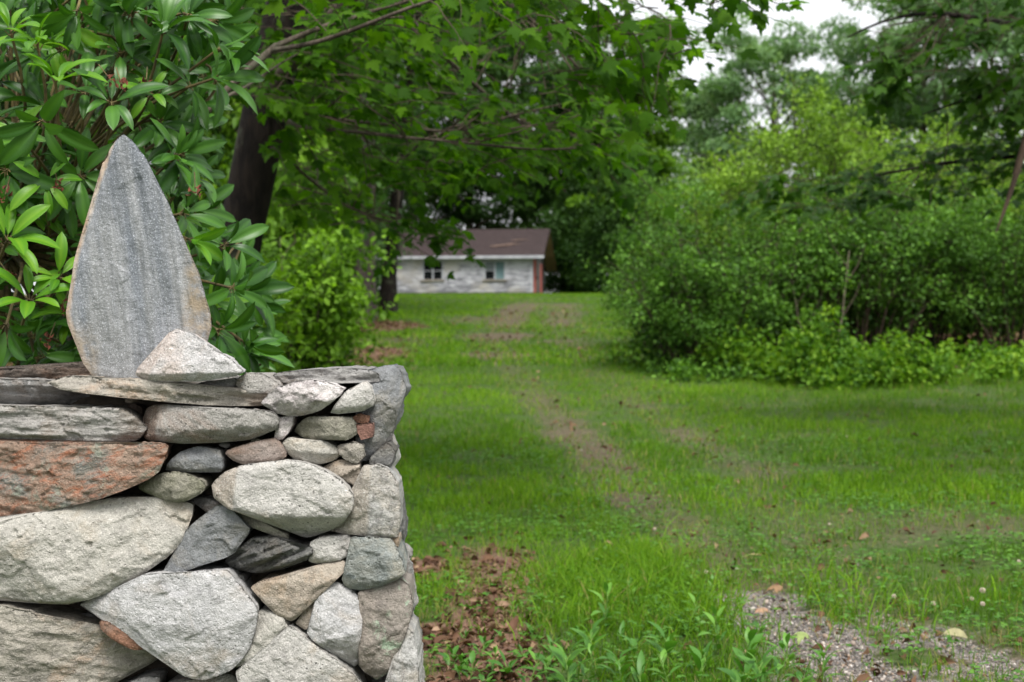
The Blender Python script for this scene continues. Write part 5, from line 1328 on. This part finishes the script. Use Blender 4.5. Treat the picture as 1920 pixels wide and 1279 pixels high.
def merge(mbs):
    o = MB()
    for m_ in mbs:
        if m_.n: o.add(np.concatenate(m_.v), [np.concatenate(x) for x in m_.f.values()], np.concatenate(m_.a))
    return o
merge(old).build('foliage', R_OLD, rhod, True, 'v'); nf = merge(new).build('young_leaves', R_NEW, rhod, True, 'v'); nf['label'] = 'fresh yellow-green shoots'
# ------------------------------------------------------------------ broad-leaved weeds, clover flowers, fallen leaves
WEED = leaf_mat('weed_leaf', (.045, .14, .02), (.085, .22, .03), (.15, .32, .04), .32, .45, .35)
WEEDL = [lance(.17, 6, .35, .25, .9), lance(.13, 6, .18, .3, .8), lance(.21, 6, .5, .2, 1.0)]
def weed_geo(n, L, upright):
    F = MB(); S_ = MB(); hh = L * upright
    stem_p = wander([0, 0, -.03], [rng.normal(0, .03), rng.normal(0, .03), hh], 6, .1); S_.tube(stem_p, np.linspace(.004, .002, 6), 5)
    for i_ in range(n):
        s_ = (i_ + .5) / n; c_ = np.array([np.interp(s_, np.linspace(0, 1, 6), stem_p[:, k]) for k in range(3)])
        a_ = i_ * 2.4 + rng.normal(0, .3); el = .25 + .9 * s_ + rng.normal(0, .15)
        tan = np.array([math.cos(a_) * math.cos(el), math.sin(a_) * math.cos(el), math.sin(el)]); nrm = np.array([-math.cos(a_) * math.sin(el), -math.sin(a_) * math.sin(el), math.cos(el)]) + rng.normal(0, .15, 3)
        tv, tf = WEEDL[rng.integers(3)]
        scatter(tv, tf, (c_ + tan * .02)[None], rot_from(nrm[None], tan[None]), np.array([L * rng.uniform(.6, 1.1) * (1.1 - .4 * s_)]), np.clip(np.array([.5 + rng.normal(0, .2)]), 0, 1), F)
        S_.tube([c_, c_ + tan * .022], [.002, .0018], 4)
    return S_, F
WG = 'broad-leaved weeds in the grass beside the wall'
WST = plain_mat('weed_stem', (96, 132, 58), (116, 146, 70), 20, .6)
protos = []
WL = 'broad-leaved bright green weed growing in the long grass near the foot of the wall'
for k_, (n_, L_, up_) in enumerate(((11, .11, .9), (9, .10, .6), (13, .10, 1.5), (8, .13, .45))):
    protos.append((weed_geo(n_, L_, up_)))
first = {}
for i_, (px_, py_, k_, s_) in enumerate(((1128, 1175, 2, 1.0), (1112, 1235, 0, .95), (1150, 1262, 1, 1.0), (1250, 1255, 0, 1.1), (1305, 1275, 3, 1.0), (1400, 1262, 0, 1.1), (1452, 1275, 2, .9), (955, 1270, 1, .9), (1020, 1262, 1, 1.0), (880, 1270, 3, .8), (1190, 1240, 1, 1.0), (1345, 1215, 2, .9), (1068, 1290, 0, 1.1), (1210, 1292, 3, 1.0), (1380, 1300, 1, 1.2), (900, 1225, 1, .7), (1000, 1195, 1, .7), (1480, 1240, 1, .9), (1280, 1180, 2, .8), (1420, 1190, 1, .8), (840, 1250, 1, .8), (1540, 1262, 0, .8), (860, 1270, 0, .6), (920, 1262, 2, .55), (985, 1240, 1, .6), (1040, 1225, 3, .6), (1075, 1200, 1, .6), (935, 1200, 1, .5), (870, 1200, 3, .45), (1090, 1275, 2, .7), (1170, 1205, 3, .7), (1230, 1210, 1, .7), (1160, 1290, 0, .9), (1265, 1290, 2, .8), (1330, 1250, 1, .8), (1430, 1300, 0, 1.0), (1500, 1290, 1, .8), (965, 1150, 3, .4), (1020, 1160, 1, .45), (1060, 1120, 1, .5), (1100, 1090, 3, .5), (980, 1290, 2, .7), (905, 1290, 1, .7), (1345, 1130, 2, .6), (1200, 1140, 2, .6))):
    g = G(px_, py_ + 6)
    if k_ not in first:
        first[k_] = tree_obj('weed', g, protos[k_], WST, WEED, WL, 'weed', WG, names=('stem', 'leaves')); first[k_].scale = (s_,) * 3; first[k_].rotation_euler = (0, 0, i_ * 1.1)
    else: place(first[k_], 'weed', g, WL, WG, i_ * 1.1, s_)

# white clover heads
FM = plain_mat('clover_petal', (196, 188, 170), (168, 150, 130), 60, .7)
def flower(g, h_):
    r = empty('clover_flower', g); S_ = MB(); S_.tube([[0, 0, -.01], [.003, 0, h_ * .5], [.006, .002, h_]], [.0016, .0014, .0012], 5)
    o = S_.build('stem', WST, None, True); o.parent = r
    H = MB(); n = 46; k = np.arange(n) + .5; ph_ = np.arccos(1 - 1.75 * k / n); th = math.pi * (1 + 5 ** .5) * k
    dd = np.stack([np.cos(th) * np.sin(ph_), np.sin(th) * np.sin(ph_), np.cos(ph_)], 1)
    scatter(*ICO, dd * .0095 + [.006, .002, h_ + .006], rot_from(rdir(n), dd), np.tile([[.0022, .0050, .0022]], (n, 1)), np.full(n, .5), H)
    o = H.build('flower_head', FM, None, False); o.parent = r; return r
CLB = 'small white clover flower in the grass beside the gravel'
fl0 = None
for i_, (px_, py_) in enumerate(((1840, 1112), (1822, 1122), (1752, 1132), (1912, 1048), (1676, 1116), (1322, 1070), (1226, 985), (1588, 806), (1844, 1133))):
    g = G(px_, py_ + 22)
    if fl0 is None: fl0 = tag(flower(g, .055), CLB, 'flower', 'white clover flowers')
    else: place(fl0, 'clover_flower', g, CLB, 'white clover flowers', i_, .72 + .04 * (i_ % 3))

# dead leaves on the gravel
def dead_leaf(px_, py_, L_, col, lab, tmpl=None, rz=0.0, tilt=.3):
    g = G(px_, py_); tv, tf = tmpl or maple_leaf(.5)
    tv = tv * L_; tv = tv - tv.mean(0) * np.array([1, 1, 0]); tv[:, 2] += .02
    c_, s_ = math.cos(rz), math.sin(rz); tv = tv @ np.array([[c_, s_, 0], [-s_, c_, 0], [0, 0, 1]]); tv[:, 2] += tilt * tv[:, 1]; tv[:, 2] -= tv[:, 2].min() - .003
    o = np_mesh('fallen_leaf', np.concatenate([tv, tv - [0, 0, .0012]]), [np.concatenate([tf, (tf + len(tv))[:, ::-1]])], plain_mat('fallen_leaf_' + lab.split()[1], col, tuple(int(x * .8) for x in col), 30, .8), None, True)
    o.location = g; return tag(o, lab, 'fallen leaf')
dead_leaf(1428, 1150, .065, (156, 124, 100), 'curled tan dead leaf lying at the head of the gravel track', None, .4)
dead_leaf(1455, 1112, .075, (132, 104, 76), 'dry brown dead leaf with a pointed lobe where the gravel track fades into grass', None, 1.4)
dead_leaf(1503, 1208, .065, (128, 142, 84), 'pale green fallen leaf on the near side of the gravel track', None, 2.6)
dead_leaf(1790, 1196, .10, (150, 146, 108), 'long yellowish fallen leaf standing out on the far gravel patch', lance(.16, 6, .3, .4), 1.2, .8)
dead_leaf(1410, 1048, .11, (150, 138, 92), 'long dry straw-coloured leaf lying across the worn track', lance(.12, 6, .2, .3), 1.5, .1)
EXPOSURE = 0.72
# ------------------------------------------------------------------ light, sky, camera
wd = bpy.data.worlds.new('World'); scene.world = wd; wd.use_nodes = True
nt = wd.node_tree; nt.nodes.clear()
sky = nt.nodes.new('ShaderNodeTexSky'); sky.sky_type = 'NISHITA'; sky.sun_disc = False
SUN_EL, SUN_AZ = R(56), R(162)            # azimuth clockwise from +Y
sky.sun_elevation = SUN_EL; sky.sun_rotation = SUN_AZ
sky.air_density = 1.0; sky.dust_density = 4.0; sky.ozone_density = 1.0
hs = nt.nodes.new('ShaderNodeHueSaturation'); hs.inputs['Saturation'].default_value = .22
nt.links.new(sky.outputs[0], hs.inputs['Color'])
mxs = nt.nodes.new('ShaderNodeMix'); mxs.data_type = 'RGBA'; mxs.inputs[0].default_value = .75 # bright overcast, three times brighter overhead than at the horizon
tcw = nt.nodes.new('ShaderNodeTexCoord'); sxy = nt.nodes.new('ShaderNodeSeparateXYZ'); nt.links.new(tcw.outputs['Generated'], sxy.inputs[0])
mrw = nt.nodes.new('ShaderNodeMapRange'); nt.links.new(sxy.outputs[2], mrw.inputs[0]); mrw.inputs[1].default_value = 0; mrw.inputs[2].default_value = 1; mrw.inputs[3].default_value = .62; mrw.inputs[4].default_value = 1.0
vmw = nt.nodes.new('ShaderNodeVectorMath'); vmw.operation = 'SCALE'; vmw.inputs[0].default_value = (7.4, 7.55, 7.8); nt.links.new(mrw.outputs[0], vmw.inputs['Scale'])
nt.links.new(vmw.outputs[0], mxs.inputs[7])
nt.links.new(hs.outputs[0], mxs.inputs[6])
bg = nt.nodes.new('ShaderNodeBackground'); bg.inputs['Strength'].default_value = .15
nt.links.new(mxs.outputs[2], bg.inputs['Color'])
wo = nt.nodes.new('ShaderNodeOutputWorld'); nt.links.new(bg.outputs[0], wo.inputs['Surface'])
sl = bpy.data.lights.new('sun', 'SUN'); sl.energy = 3.0; sl.angle = R(24); sl.color = (1, .97, .92)
so = bpy.data.objects.new('sun', sl); COL.objects.link(so)
sd = Vector((math.sin(SUN_AZ) * math.cos(SUN_EL), math.cos(SUN_AZ) * math.cos(SUN_EL), math.sin(SUN_EL)))
so.rotation_euler = sd.to_track_quat('Z', 'Y').to_euler(); so.location = sd * 40

cam = bpy.data.cameras.new('camera'); co = bpy.data.objects.new('camera', cam); COL.objects.link(co)
cam.lens = 50; cam.sensor_width = 36; co.location = (0, 0, CAMZ); co.rotation_euler = (R(90), 0, 0)
cam.shift_y = -(639.5 - HZ) / 1920.0
cam.clip_start = .05; cam.clip_end = 3000
cam.dof.use_dof = True; cam.dof.focus_distance = 3.0; cam.dof.aperture_fstop = 6.0
scene.camera = co
vs = scene.view_settings
scene.display_settings.display_device = 'sRGB'
vs.view_transform = 'Standard'; vs.look = 'None'; vs.gamma = 1; vs.exposure = EXPOSURE; vs.use_curve_mapping = False
c = scene.cycles
c.use_denoising = True; c.denoiser = 'OPENIMAGEDENOISE'; c.denoising_input_passes = 'RGB_ALBEDO_NORMAL'
c.max_bounces = 7; c.diffuse_bounces = 4; c.glossy_bounces = 2; c.transmission_bounces = 5; c.transparent_max_bounces = 4
c.caustics_reflective = False; c.caustics_refractive = False
c.use_adaptive_sampling = True; c.adaptive_threshold = .01
scene.render.resolution_x = 1024; scene.render.resolution_y = 682
